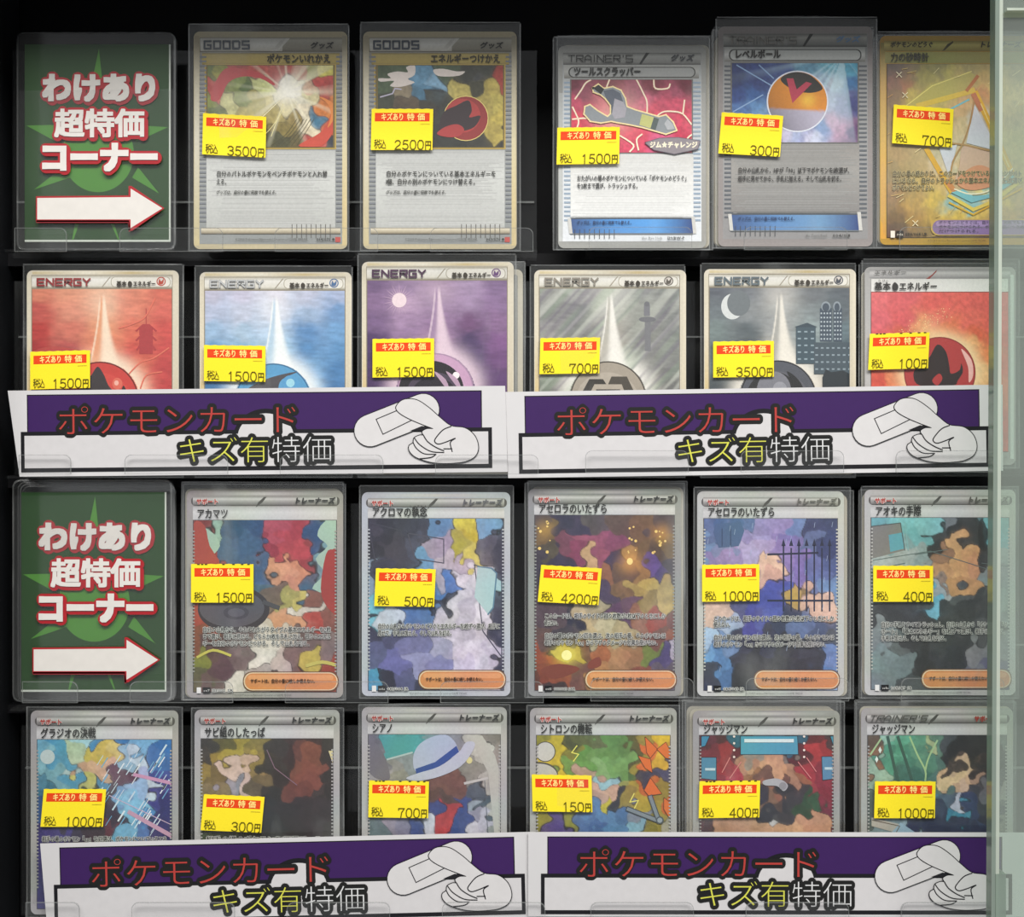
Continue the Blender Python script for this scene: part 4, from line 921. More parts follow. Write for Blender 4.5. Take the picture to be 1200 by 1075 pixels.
def x_lab(a):
    for q, cc in (([(432, 612), (470, 622), (474, 650), (440, 660)], '3c3c4c'), ([(478, 625), (520, 632), (520, 660), (486, 655)], '4a4858'), ([(556, 662), (588, 672), (588, 770), (566, 740)], '35364a')): a.line(q, 1.2, cc, closed=True)
    a.poly([(560, 664), (576, 666), (582, 672), (578, 712), (572, 720), (556, 700)], 'a8c4c4'); a.line([(560, 664), (576, 666), (582, 672), (578, 712), (572, 720)], 1.6, '5a7c90')
supporter(424, 577, 598, 816, (421, 569, 602, 819), 'sleeved card with dark hexagonal room, pale robe colours and 500 yen sticker', 'アクロマの執念', 501,
'''435,615,3a3848;455,620,2c2c3c;480,620,363648;500,618,3a3a4a;520,614,5c7ca0;540,612,c4b848;555,625,b8a838;570,618,6c94b8;590,615,3c3c4c;440,645,2c2c3a;465,645,3c3a4a;490,640,44465a;500,650,6890b4;515,640,9c8fa4;530,645,a8a040;540,655,b0a4b0;520,658,b4a8b4;555,648,c4b85c;572,640,504e60;590,645,3a3a4c;
430,668,7c8ca4;450,670,36364a;500,680,5c7cac;515,675,a49cac;530,680,4c70ac;545,675,d0c8d0;560,680,c8c4cc;575,690,9cb8bc;590,690,3c3e50;510,700,4c74ac;520,705,2a2a38;535,710,c8c2cc;550,715,b8b0c0;565,720,d0cad4;585,720,3c3c50;440,720,6cb0c4;455,725,b8c0cc;480,720,4c6c9c;500,725,5070a0;520,735,c0b8c8;545,740,b4acbc;560,745,c4bcc8;588,745,34344a;
435,740,383850;460,745,48486a;485,750,6c6c98;510,755,9c98b4;535,760,c4bccc;560,765,ccc6d2;580,765,c0b8c8;440,765,54587c;465,775,6868a0;490,780,8c8cb4;515,785,7c7ca8;540,780,c0bacc;570,785,c8c4d0;590,780,34344a;435,795,4c90b0;450,800,2c2c40;475,800,54547c;500,805,34344c''',
 ((441, 666), (511, 667), (439, 710), '500'), 'b2b6bc', body=(('自分の山札からポケモンのどうぐとエネルギーを1枚ずつ選び、相手に', 734, 586), ('見せて、手札に加える。そして山札を切る。', 742, 532)), num='082/064 SR', setc='sv6a', extra=x_lab, ay=31, ruby=('しゅうねん', 480, 501), tr='5a5a60')
def x_bonfire(a):
    a.up()
    for i in range(26):
        x0 = rnd.choice([rnd.uniform(628, 645), rnd.uniform(765, 783), rnd.uniform(735, 745)]); y0 = rnd.uniform(610, 650); q = rnd.uniform(.8, 2); a.ell(x0, y0, q, q, 'e8c878', 8, up=False)
    a.ell(664, 768, 6, 6, 'f4eea0'); a.ell(738, 658, 3.5, 4, 'f2d888')
    for q in ([(634, 785), (655, 778), (680, 784), (650, 796)], [(690, 776), (702, 770), (704, 780), (690, 784)]): a.poly(smooth(q, 3), '7c3c30')
supporter(619, 573, 798, 816, (615, 566, 803, 818), 'sleeved card with glowing campfire woodland scene and 4200 yen sticker', 'アセロラのいたずら', 712,
'''628,612,4c4448;640,625,6c5840;660,615,32304a;680,620,3a3450;700,612,544a50;730,615,5c4a44;750,620,6a5240;775,618,4c4248;785,640,6c5a3c;640,645,4c4640;630,660,3a3444;655,655,34304a;665,635,6c4058;680,630,8c4c68;700,635,8a4a66;715,640,7c4460;675,650,7c3c5c;690,655,bc9878;705,655,8c4c64;720,655,3c3450;735,650,a07c4c;750,650,6a5640;770,655,54463c;785,665,3c3844;
735,670,5c4640;750,668,8c6c44;765,665,5c4c84;775,675,44386c;715,675,8c5c48;730,690,7c5c44;745,690,a08850;760,685,b49c58;780,690,a89058;715,695,4c3c54;740,705,64485c;755,705,8c7848;775,710,b49c60;785,725,6c4444;715,715,5c3c5c;700,715,a8987c;690,720,b8a480;735,725,5c4060;750,725,8c6050;765,730,8c3c34;640,720,4c3c48;655,725,54424c;670,730,28283c;710,735,bcb094;725,740,a89878;
640,745,5c4444;660,745,3c3444;690,748,a89c80;770,745,6c4840;785,750,8c5848;635,765,8c4430;650,775,a04c2c;660,768,c8b850;675,768,b8a040;690,765,6c4434;705,768,9c5c3c;725,770,a87c58;745,770,94704c;760,765,6c7c3c;775,770,4c446c;788,760,a8a0ac;635,795,7c3c2c;655,795,8c4834;680,790,6c4444;700,785,a87850;730,788,9c7450;755,785,7c4838;785,785,5c5460;650,808,3c2c30;620,800,5c3428''',
 ((634, 662), (705, 666), (630, 705), '4200'), '8f908e', body=(('このカードは、相手のサイドの残り枚数が2枚以下のときにしか', 722, 780), ('使えない。', 730, 656), ('自分の場のポケモン1匹を選ぶ。次の相手の番、そのポケモンは', 745, 780), ('相手のポケモン「ex」からワザのダメージや効果を受けない。', 753, 773)), num='090/063 SAR', setc='sv1S', extra=x_bonfire, ay=31, bh=((3, -3),), bl='the campfire card', warp=8, ops=[('glow', 664, 768, 14, 'd8c850', .8), ('glow', 738, 660, 12, 'e0a858', .6), ('glow', 638, 620, 10, 'c8a050', .5), ('glow', 776, 625, 10, 'd8a050', .5)])
def x_gate(a):
    for i in range(8):
        xx = 918+i*9
        if xx > 976: break
        a.line([(xx, 640+(i % 2)*3), (xx, 716)], 1.8, '232840', up=i == 0); a.poly([(xx-2.4, 640), (xx, 631), (xx+2.4, 640)], '232840', up=False)
    a.line([(900, 650), (958, 648)], 2.2, '232840'); a.line([(900, 704), (975, 704)], 2.2, '232840')
    a.poly([(838, 614), (868, 612), (872, 622), (866, 640), (842, 642), (836, 624)], '4a6088'); a.line([(846, 620), (846, 640)], 1, '2c3c60'); a.line([(856, 620), (856, 640)], 1, '2c3c60')
    a.up()
    for i in range(40):
        x0 = rnd.uniform(826, 978); y0 = rnd.uniform(610, 800); a.line([(x0, y0), (x0-1, y0+6)], .4, 'a4b4d0', up=False)
supporter(817, 576, 989, 816, (813, 571, 997, 819), 'sleeved card with lavender picture, iron gate and 1000 yen sticker', 'アセロラのいたずら', 908,
'''830,615,5c6c94;850,620,4c6490;875,615,5c6c98;895,618,8c80ac;915,615,9486b0;935,612,6c84ac;955,620,3c4468;975,618,3c4468;830,640,6c86ac;850,640,7880a8;870,630,8c80b0;890,632,9c92c0;910,632,8678a8;930,635,7c74a8;950,640,5c6c94;972,640,38426a;838,655,8478a8;855,650,9484b4;875,648,a89cc4;890,645,a494bc;905,645,a494bc;920,650,8c7cb0;935,660,7c70a8;950,660,6470a0;975,660,4c5c88;
895,660,d8b49c;910,665,dcb8a0;900,678,c89c8c;920,675,8c80b8;940,672,7c6ea4;955,680,6070a0;975,690,7088b0;905,690,4c509c;920,690,505aa0;930,695,b49450;945,700,d0ac98;960,705,d8b4a0;975,715,d4b0a0;965,722,d0ac98;900,705,484c94;880,710,4c4c90;865,715,58587c;840,712,c8ac9c;832,725,ccb0a0;850,730,9ca8c0;880,735,484890;900,725,5058a0;920,730,343a54;940,735,5c6c94;960,735,4c5878;
830,745,a4bcd4;850,748,6c84ac;870,750,3c3c50;895,750,38384c;920,752,34343e;945,755,3c3e48;970,755,50545c;830,770,6c98c4;845,775,5c84b4;865,772,3a3a48;890,775,34343c;920,775,38383e;950,772,36363e;975,770,6c84b0;835,795,3c4050;850,800,4c6c98;875,798,323238;910,795,303036;945,790,34343a;975,792,5c80b0;985,800,8ca8c8''',
 ((822, 662), (889, 661), (822, 705), '1000'), 'b9bab6', body=(('このカードは、相手のサイドの残り枚数が2枚以下のときにしか', 725, 977), ('使えない。', 732, 858), ('自分の場のポケモン1匹を選ぶ。次の相手の番、そのポケモンは', 747, 977), ('相手のポケモン「ex」からワザのダメージや効果を受けない。', 755, 970)), num='084/063 SR', setc='sv1S', extra=x_gate, ay=32, bh=((4, 3),), bl='the lavender gate card', tr='66645f')
def x_street(a):
    a.poly([(1021, 617), (1055, 613), (1060, 645), (1021, 655)], '7a7a78'); a.poly([(1041, 627), (1058, 624), (1060, 643), (1043, 647)], '5c9cac'); a.line([(1021, 617), (1055, 613), (1060, 645)], 1, '4c5454')
    for p in ([(1021, 657), (1090, 646), (1160, 668)], [(1072, 650), (1110, 644)], [(1021, 668), (1060, 660)], [(1150, 660), (1181, 664)]): a.line(p, .8, '5c6c6c')
    a.line([(1060, 612), (1064, 645)], 1, '7cacb0')
supporter(1013, 574, 1190, 815, (1009, 570, 1194, 819), 'sleeved card with grey street picture, dark suit colours and 400 yen sticker', 'アオキの手際', 1079,
'''1025,612,6ca4ac;1060,612,74acb2;1090,612,7cb0b4;1110,612,6c7074;1130,608,3c3e40;1150,610,5c7c84;1170,615,6ca8b0;1030,630,7a7a78;1050,640,7c9ca0;1075,630,6ca4aa;1095,625,3a3c3e;1115,620,2c2e30;1140,622,34383a;1155,630,26282a;1175,630,64a4ae;1030,655,a0acac;1055,655,98a4a4;1080,650,88989a;1095,640,2e3032;1105,650,8c6c54;1120,642,c8a070;1140,645,c4986c;1155,650,34383a;1175,660,8c9c9c;
1110,665,b88c64;1125,665,c89c6c;1142,665,c0906a;1120,680,b4885c;1135,682,bc9064;1105,685,8c7468;1150,675,7c8c8c;1170,680,7c8488;1100,690,9ca0a4;1115,695,9c9c9c;1130,695,505254;1150,700,3c3e40;1170,705,8c9898;1095,700,6ca8bc;1100,715,74acc0;1115,710,3a3c3e;1140,715,38393c;1160,715,34363a;1180,720,7c8488;1030,690,6c7878;1080,700,4a4c4e;1060,710,3c3e40;
1040,720,34363a;1060,735,38393c;1085,730,3a3b3e;1110,735,3e3f42;1140,735,3c3d40;1160,735,46484c;1030,745,7c8488;1050,755,5a6062;1070,755,323336;1100,755,3c3d40;1130,755,38393c;1145,765,7c8080;1170,755,7a7e80;1030,775,78888c;1055,780,6c7a7e;1075,780,2e2f32;1105,780,34353a;1130,780,303236;1145,785,6c7078;1165,775,5c5c74;1183,790,545470;1035,800,707c80;1065,802,404448;1100,802,28292c''',
 ((1022, 663), (1092, 663), (1022, 705), '400'), 'b3b3b0', body=(('自分の手札をすべてトラッシュし、自分の山札から「ポケモン」「サ', 732, 1180), ('ポート」「基本エネルギー」を1枚ずつ選び、相手に見せて、', 740, 1180), ('手札に加える。そして山札を切る。', 748, 1111)), num='205/187 SR', setc='sv8a', extra=x_street, ay=33, bh=((-3, 3),), bl='the grey street card', ruby=('て ぎわ', 1062, 1079), tr='55534e')

# row 4
def x_storm(a):
    a.ell(56, 887, 8.5, 8.5, 'b4c4c4'); a.up()
    for i in range(60):
        x0 = rnd.uniform(120, 200); y0 = rnd.uniform(866, 985); a.line([(x0, y0), (x0-7, y0+11)], rnd.uniform(.5, 2), rnd.choice(['dce4e6', 'c0d4dc', '6ca4c4']), up=False)
    a.line([(158, 908), (202, 918)], 4, 'c094b0'); a.line([(152, 952), (202, 980)], 5, 'bc94a8'); a.line([(128, 932), (200, 966)], .8, 'ccb0c4')
supporter(36, 833, 209, 1072, (31, 828, 214, 1076), 'sleeved card with blue stormy sky, pale moon and 1000 yen sticker', 'グラジオの決戦', 113,
'''45,872,6ca4b8;70,870,4c90b0;95,868,9cc0cc;115,868,3c7ca8;140,868,3474a8;170,868,6ca4c8;195,870,2c64a0;45,890,7cacb8;75,890,4c8cac;90,880,a8b8a0;105,880,b8a84c;120,878,c0a850;135,882,c8b468;145,890,8cb0c4;165,890,b4c8d4;190,890,3c6ca4;45,910,4c7c94;65,908,6c9cac;80,905,9cb4b8;95,898,b08c74;112,895,c09c80;125,895,c4a088;122,908,b4987c;135,905,5c3c50;150,905,543448;165,908,9caccc;190,905,3c4c8c;
50,925,3c6c84;85,915,4c8cac;100,912,b4b068;115,915,4c84a4;130,920,463444;145,918,54364a;160,925,8cb0cc;180,925,b4c8d0;198,925,3c3c7c;130,940,3a2c3c;145,935,6c94b8;160,940,7cb4cc;180,935,38387c;200,945,2c2c64;45,950,34507c;132,955,382c3c;150,950,7cb4cc;165,955,4c84b4;185,960,302c64;45,970,3a3468;65,975,443c74;85,978,3a3444;110,975,3a2c34;130,970,5c2c38;145,975,6ca0bc;165,975,4c6c9c;190,980,34305c''',
 ((53, 924), (126, 924), (49, 968), '1000'), 'a09e9c', full=False, extra=x_storm, ay=34, ruby=('けっ せん', 96, 113), body=(('相手の場のポケモン「ex」を1匹選び、ポケモンについているエネ', 983, 196),))
def x_shades(a):
    a.poly([(385, 880), (391, 880), (397, 900), (397, 915)], 'cfc496'); a.line([(313, 879), (322, 900), (348, 920)], 1, '7c6470')
supporter(228, 832, 398, 1072, (224, 829, 403, 1076), 'sleeved card with dark brown picture, golden patches and 300 yen sticker', 'サビ組のしたっぱ', 311,
'''240,875,3a3834;260,872,5c5434;280,872,94803c;300,875,7c6c3c;320,872,383430;345,868,3c302e;365,865,3a2c2a;390,870,34302c;240,895,3c3834;255,890,8c7838;268,885,a08c40;285,885,a08c40;300,890,887440;315,895,34302c;335,885,342826;350,885,5c3c34;365,885,744838;380,890,302a28;238,905,8c7840;250,910,6c5c3c;262,900,c8b0a8;275,900,c4aca4;290,898,bca090;300,905,8c744c;310,915,6c5c40;325,910,302826;345,905,704638;360,905,78483a;372,912,74463a;388,905,2c2826;
255,922,7c6c50;262,915,908894;275,912,7c7c88;285,915,c4aaa4;300,925,5c5040;320,928,2c2a2a;345,922,643c34;360,922,683e34;375,925,3c3432;390,930,2c2826;315,945,2a2a2c;335,950,2e2a2c;360,945,302a2c;385,945,342c2e;320,970,2c2c2e;345,975,2e2a2c;370,975,322c2e;392,975,2c2826;240,980,3c4434;260,982,34382e;290,982,2c2c2a;310,930,342e2c''',
 ((240, 930), (311, 933), (236, 972), '300'), 'a8a7a6', full=False, extra=x_shades, ay=34, ruby=('ぐみ', 259, 266), body=(('相手の場のポケモンを1匹選び、その', 983, 386),))
def x_rail(a):
    a.poly([(445, 864), (490, 864), (482, 882), (455, 890)], '4c9498'); a.line([(454, 890), (483, 882)], 2, 'a8b8b8'); a.poly(smooth([(432, 868), (445, 876), (454, 895), (456, 915), (432, 905)], 3), '6c6a74')
    a.poly([(549, 862), (565, 862), (580, 885), (586, 905), (588, 985), (580, 985), (572, 905)], 'b4b4ac'); a.line([(545, 918), (571, 912)], 3, 'b8b8b4'); a.ell(550, 891, 3.6, 4, 'cfc890'); a.line([(553, 935), (574, 935)], .7, '4c5660'); a.line([(568, 915), (572, 980)], .7, '4c5660')
    # a pale brimmed hat with a blue band
    a.poly(smooth([(484, 890), (490, 874), (505, 864), (522, 861), (532, 868), (537, 878), (538, 884), (520, 892), (490, 905)], 4), 'a8b0c4'); a.poly([(487, 901), (510, 893), (535, 874), (538, 881), (515, 899), (488, 907)], '2e4a8c')
    a.poly(smooth([(476, 912), (490, 906), (515, 898), (537, 882), (546, 870), (556, 870), (554, 880), (540, 898), (515, 910), (490, 915)], 4), 'b4b8c6')
supporter(424, 829, 594, 1072, (420, 825, 598, 1076), 'sleeved card with white blue-banded hat, tiled room and 700 yen sticker', 'シアノ', 461,
'''435,870,6c6a74;460,870,4c9498;490,868,4c9498;510,866,7c9094;540,864,84868c;560,866,b4b4ac;580,866,787470;440,890,70707a;465,895,848484;480,890,80888c;545,890,8c8c88;555,900,84847c;570,890,b4b4ac;588,885,8c8480;445,912,8c8a90;470,905,84847c;520,915,6c4a44;535,905,74524a;550,915,84847c;568,915,a8a8a0;585,915,9c9c98;510,920,5c4038;525,925,6c4a42;540,920,6c4c44;555,925,4c5660;565,925,505c66;580,930,a4a49c;
515,930,5c403a;530,935,54403c;545,935,3c4c7c;558,940,88949c;570,945,4c5a64;583,950,a4a49c;510,945,3c4474;520,950,a83c40;532,945,a44044;545,945,3a4c80;560,955,8c8c9c;520,965,b04044;505,965,c0c0c8;535,965,344a80;548,960,3c4c7c;560,970,b8b8c0;575,965,acacb8;585,975,8c9490;460,965,8c8490;475,970,807c8c;490,975,3c4a78;505,980,b8b8c0;520,978,a43c40;540,978,34487c;565,980,b8b8c0;440,975,5c6c70;435,940,5c6c74''',
 ((433, 914), (503, 915), (432, 957), '700', True), 'acaaaa', full=False, extra=x_rail, ay=32)
def x_robot(a):
    a.ell(639, 881, 12, 12, '4c4a44'); a.ell(639, 881, 11, 11, 'c4c2ba'); a.ell(632, 908, 22, 15, '4c4a44'); a.ell(632, 909, 21, 14, 'b8b6b0')
    for p in ([(676, 874), (670, 882), (678, 884), (672, 892)], [(743, 930), (738, 940), (748, 938), (742, 950)]): a.line(p, 1.2, 'e0d868')
    for q in ([(756, 864), (770, 878), (762, 888), (758, 882)], [(748, 886), (762, 890), (764, 905), (756, 900)], [(770, 878), (780, 870), (790, 890), (780, 888)], [(762, 912), (775, 930), (760, 932), (755, 926)], [(778, 935), (790, 945), (784, 958), (778, 948)]): a.line(q, 1.2, '5c3420', closed=True); a.poly(q, 'd06c30')
    a.line([(736, 948), (772, 962)], 6, '3c4448'); a.line([(736, 948), (772, 962)], 4, '7c868a'); a.line([(762, 934), (772, 962)], 6, '3c4448'); a.line([(762, 934), (772, 962)], 4, '7c868a'); a.ell(773, 961, 4.5, 4.5, '4c5458'); a.ell(773, 961, 3, 3, '909a9e')
supporter(621, 830, 793, 1072, (617, 826, 797, 1076), 'sleeved card with yellow and green picture, jointed metal arm and 150 yen sticker', 'シトロンの機転', 694,
'''630,868,8c8834;650,868,b8a434;665,870,4c4c34;680,866,585838;700,868,5c6040;720,866,5c8448;740,866,54542c;755,868,8c803c;775,866,c8a830;790,872,b88c34;655,890,c4ac34;670,890,7c7434;685,885,5c8444;700,878,688c50;715,880,608848;730,878,5c8446;742,890,54542e;758,885,c86a34;775,890,d0a838;788,900,54546c;670,900,6c8c48;690,895,64904c;705,895,7ca068;720,895,6c9858;735,892,709a58;750,900,8c8438;765,905,3c3c4c;780,905,484860;
695,905,a88c7c;710,912,90b4bc;720,910,8cb0b8;730,908,648c4c;745,910,4c6c3c;685,910,b09084;700,920,c4a090;715,925,bc9884;730,920,8c9050;745,922,9c8c38;760,925,b0622e;775,925,8c7c34;700,935,b09080;712,938,b8a83c;725,935,34343c;740,935,8c7c3c;755,940,a89434;770,945,9c8838;785,940,c0642e;700,950,5c7ca4;720,950,5c80a8;735,955,4c6c94;750,955,7c8490;765,970,8c8038;785,970,a4a08c;
630,960,8c8430;650,965,54447c;665,960,8c8834;680,965,546c94;700,970,48608c;720,970,54789c;740,970,7ca4b4;760,975,7c7434''',
 ((623, 907), (693, 908), (624, 950), '150'), 'a8a6a4', full=False, extra=x_robot, ay=32, ruby=('き てん', 678, 693))
def x_court(a):
    for q, cc in (([(868, 863), (934, 863), (935, 884), (868, 884)], '4c94ac'), ([(822, 888), (839, 888), (839, 914), (822, 912)], '4c84a0'), ([(963, 887), (980, 887), (980, 912), (964, 914)], '5484a4'), ([(822, 863), (831, 863), (826, 874), (822, 875)], '3c84a0'), ([(973, 863), (980, 863), (980, 874), (976, 872)], '3c84a0')): a.line(q, 1.4, '1e242c', closed=True); a.poly(q, cc)
    a.rect(872, 866, 930, 870, 'd0dcdc'); a.rect(966, 899, 977, 902, 'b4ccd4'); a.rect(826, 900, 838, 903, 'b4ccd4')
    for xx in (860, 942):
        for yy in (863, 871, 879, 887): a.ell(xx, yy, 1.4, 1.4, 'e8d8d0', 8, up=False)
    for p in ([(855, 888), (846, 905)], [(868, 893), (855, 912)], [(945, 888), (956, 904)], [(935, 893), (950, 912)]): a.line(p, 1, 'd08080')
    a.poly(smooth([(894, 915), (908, 912), (918, 915), (923, 921), (918, 927), (910, 921), (896, 920)], 4), 'a8a8ac'); a.ell(917, 921, 4.5, 4.5, '8c8c90')
supporter(812, 833, 984, 1072, (803, 822, 990, 1076), 'sleeved card with red hall, blue screens, silver whistle and 400 yen sticker', 'ジャッジマン', 876,
'''825,870,5c2c34;850,868,4c2828;868,872,2c5c70;900,866,5c7c8c;935,870,30586c;950,868,5c2428;975,870,3c2c30;830,885,6c2c34;850,885,8c3034;870,886,5c2028;885,878,3c2220;900,876,38201e;915,878,3c2220;935,888,54202a;955,885,a03438;970,880,8c2c30;885,890,8c8078;900,892,b88c70;915,892,b48a6e;925,890,746a64;850,905,8c2834;862,912,a0384a;875,900,a87c68;890,902,c09474;905,902,c49878;920,902,b88c6c;932,900,a88068;945,905,94303c;965,915,7c2838;
840,912,7c2c3c;880,915,94684c;895,912,705048;910,914,6c4c44;925,915,a07c64;940,912,8c5c44;955,925,8c3840;975,925,7c2434;900,925,8c5c4c;895,935,7c5c4c;905,938,4c3c38;885,935,34303c;920,935,302e34;935,930,38363a;945,935,2c4a34;960,938,305038;970,950,6c2438;900,950,302e36;920,955,38343a;940,952,2c4430;955,950,b08468;890,962,b48c6e;905,965,c0bcbc;925,960,3c3840;945,965,b88c70;960,960,b4866a;975,970,642034;
850,965,ac8468;870,968,b48c70;890,975,bc9478;910,975,b48c70;930,972,c09878;950,975,b4886c;830,975,3c2430;975,940,7c2438;828,960,4c2834''',
 ((819, 915), (890, 914), (818, 958), '400', True), '9c9a98', full=False, extra=x_court, ay=29, bh=((-4, -3), (-8, -7)), bl='the red hall card', tr='2a2826')
def x_forest(a):
    for p in ([(1066, 864), (1075, 885), (1084, 903), (1084, 915)], [(1084, 903), (1088, 888), (1098, 868)], [(1020, 884), (1032, 866)]): a.line(smooth(p, 4, False), 2, 'a0bc8c')
    for p in ([(1040, 864), (1048, 900), (1052, 914)], [(1052, 864), (1064, 900), (1068, 914)]): a.line(p, 3.5, '34544c')
    for sx, sy in ((1031, 879), (1027, 890)): a.poly([(sx-2, sy), (sx, sy-4), (sx+2, sy), (sx, sy+4)], 'd8e4dc')
    a.poly([(1021, 958), (1055, 966), (1050, 976), (1021, 968)], 'a8a498'); a.poly([(1055, 964), (1076, 978), (1040, 980)], '8fa8b4'); a.line([(1022, 961), (1054, 968), (1050, 975)], .9, '5c5040')
supporter(1009, 830, 1187, 1072, (1003, 822, 1191, 1076), 'sleeved card with green forest light, black and blue patches and 1000 yen sticker', 'ジャッジマン', 1072,
'''1022,870,5c4c40;1035,868,8cb0a0;1050,870,5c9c88;1070,868,5c8c78;1085,870,a0a880;1098,868,5c7c6c;1110,866,44484c;1125,862,3c3e40;1145,866,2c2c2e;1165,868,28282a;1183,870,5c6464;1022,890,7c5c48;1040,890,4c8c78;1060,892,44786a;1080,890,548070;1095,890,4c6c64;1108,885,2c2c30;1125,880,262628;1145,882,2a2a2c;1165,885,303032;1183,890,c0785c;1030,905,8ca898;1050,908,3c5c58;1070,908,3c6860;1090,910,4c706c;1105,905,b89c7c;1118,898,443c38;1130,900,c8b090;1145,898,342f30;1160,900,242426;1178,905,3c4040;
1110,912,ccb48c;1125,910,cfb890;1138,912,c4a888;1150,908,a08874;1165,915,3c3e42;1105,925,58706c;1118,922,b89c80;1132,925,c0a890;1145,928,3c4048;1160,930,686c70;1180,930,8c8c84;1100,938,4c7c8c;1115,938,4c5c6c;1125,940,b4b8c4;1140,940,34405c;1158,945,3c4046;1175,945,5c5c5c;1105,955,30344c;1120,955,3c7c94;1135,955,4c90a4;1148,955,34405c;1162,960,303240;1180,965,6c6c64;1080,970,2c3048;1100,972,2c3048;1115,970,30344c;1130,972,2c3048;1150,975,2e324a;1170,978,34384a;1040,975,74888c;1065,975,8ca0a8;1025,950,4c5450;1098,950,3c4458''',
 ((1024, 915), (1095, 915), (1023, 958), '1000'), 'a3a29f', full=False, extra=x_forest, ay=32, old=True, bh=((-2, -3),), bl='the green forest card', warp=11)

# ------------------------------------------------------------------ green arrow signs in rigid cases
def sign(L, T, R, B, cs, label, depth=0.0, dx=0, dy=0, extra=0):
    """authored on the upper sign; dx, dy shift; cs = case outline"""
    ox, oy = (L+R)/2, cs[3]
    root = empty('arrow_sign', pos(ox, oy, depth), label, 'sign', 'green arrow signs in clear cases')
    sh = slab('paper_sheet', [(L, T), (R, T), (R, B), (L, B)], ox, oy, 0.0, 0.0003, M_CARDEDGE, root)
    s = Sheet(1)
    s.rect(L, T, R, B, 'c8cfc4'); s.rect(L, T, R-2, B-2.4, '20441a')
    s.clip = (L, T, R-2, B-2.4)
    kx = (R-L)/171; ky = (B-T)/231
    X = lambda x: L+(x-29)*kx
    Y = lambda y: T+(y-52)*ky
    g = '4c8830'
    cx, cy = X(115), Y(180)
    s.ell(cx, cy, 42*kx, 45*ky, g, 40)
    for p in ([(116, 57), (120, 95), (108, 95)], [(31, 147), (80, 146), (66, 166)], [(197, 149), (150, 146), (160, 166)], [(40, 222), (74, 196), (50, 208), (88, 206)], [(187, 227), (162, 196), (155, 208)], [(63, 82), (75, 100), (70, 102)], [(170, 84), (158, 100), (164, 104)], [(83, 290), (88, 262), (93, 262)], [(143, 290), (134, 262), (130, 262)]):
        s.poly([(X(a), Y(b)) for a, b in (p if len(p) == 3 else [p[0], p[1], p[3]])], g)
    s.clip = None
    red, wh = 'a8242c', 'd8d3cd'
    ring = lambda r, n=16: [(r*math.cos(6.2832*i/n), r*math.sin(6.2832*i/n)) for i in range(n)]
    sq = lambda r: [(a*r, b*r) for a in (-1, -.5, 0, .5, 1) for b in (-1, -.5, 0, .5, 1)]
    for t, x0, x1, yc, h, b in (('わけあり', 50, 188, 104, 34, 1.9), ('超特価', 65, 171, 146, 34, 1.2), ('コーナー', 48, 188, 186, 36, 2.2)):
        pw = (x1-x0)/len(t)
        s.up()
        for i, ch in enumerate(t):
            for q, (cc, sh_, o) in enumerate(((red, [(a+1, c_+1.2) for a, c_ in ring((b+3.4)*kx)]+ring((b+3.0)*kx), 0), (wh, sq(b*kx), 0))):
                s.text(ch, X(x0+i*pw), Y(yc), h*ky, cc, x1=X(x0+(i+1)*pw), shifts=sh_, up=False, res=3) if q == 0 else None
        s.up()
        for i, ch in enumerate(t): s.text(ch, X(x0+i*pw), Y(yc), h*ky, wh, x1=X(x0+(i+1)*pw), shifts=sq(b*kx), up=False, res=3)
    ar = [(46, 233), (155, 232), (155, 222), (192, 245), (155, 268), (155, 258), (46, 258)]
    A = [(X(a), Y(b)) for a, b in ar]
    s.poly([(X(44.5), Y(231)), (X(152.6), Y(230)), (X(152.6), Y(219)), (X(156), Y(219)), (X(194.5), Y(245)), (X(157), Y(271)), (X(152.6), Y(271)), (X(152.6), Y(261)), (X(44.5), Y(261))], red)
    s.poly([(X(45), Y(259)), (X(153), Y(259)), (X(155), Y(272)), (X(152.6), Y(272)), (X(152), Y(262)), (X(45), Y(262))], '8c2830', up=False)
    s.poly(A, wh)
    s.build('printed_lettering', M_PAPER, sh, ox, oy)
    # rigid case: front shell, back shell, frame bead
    P = rr(*cs, 9)
    k = S
    cse = slab('clear_case', P, ox, oy, -0.0014, 0.0026, M_CASE, root)
    n = len(P); V = []; F = []
    Pi = rr(cs[0]+2.2, cs[1]+2.2, cs[2]-2.2, cs[3]-2.2, 7)
    for (x, y), (xi, yi) in zip(P, Pi): V += [((x-ox)*k, -0.0015, (oy-y)*k), ((xi-ox)*k, -0.0019, (oy-yi)*k)]
    for i in range(n): j = (i+1) % n; F.append((2*i, 2*j, 2*j+1, 2*i+1))
    mesh_obj('case_rim', V, F, M_SEAM, cse)
    # soft sleeve pulled over the lower part
    V = []; F = []
    yt = T+extra
    slab('inner_pocket', [(cs[0]+1, yt), (cs[2]-3, yt-2), (cs[2]-3, cs[3]-2), (cs[0]+1, cs[3]-2)], ox, oy, -0.00105, 0.0001, M_CASE, cse)
sign(29, 52, 200, 283.5, (21, 39, 207, 294), 'green arrow sign with white characters at the start of the top row', extra=55)
sign(25, 577, 195, 811, (16, 562, 203, 822), 'green arrow sign with white characters at the start of the third row', extra=4)
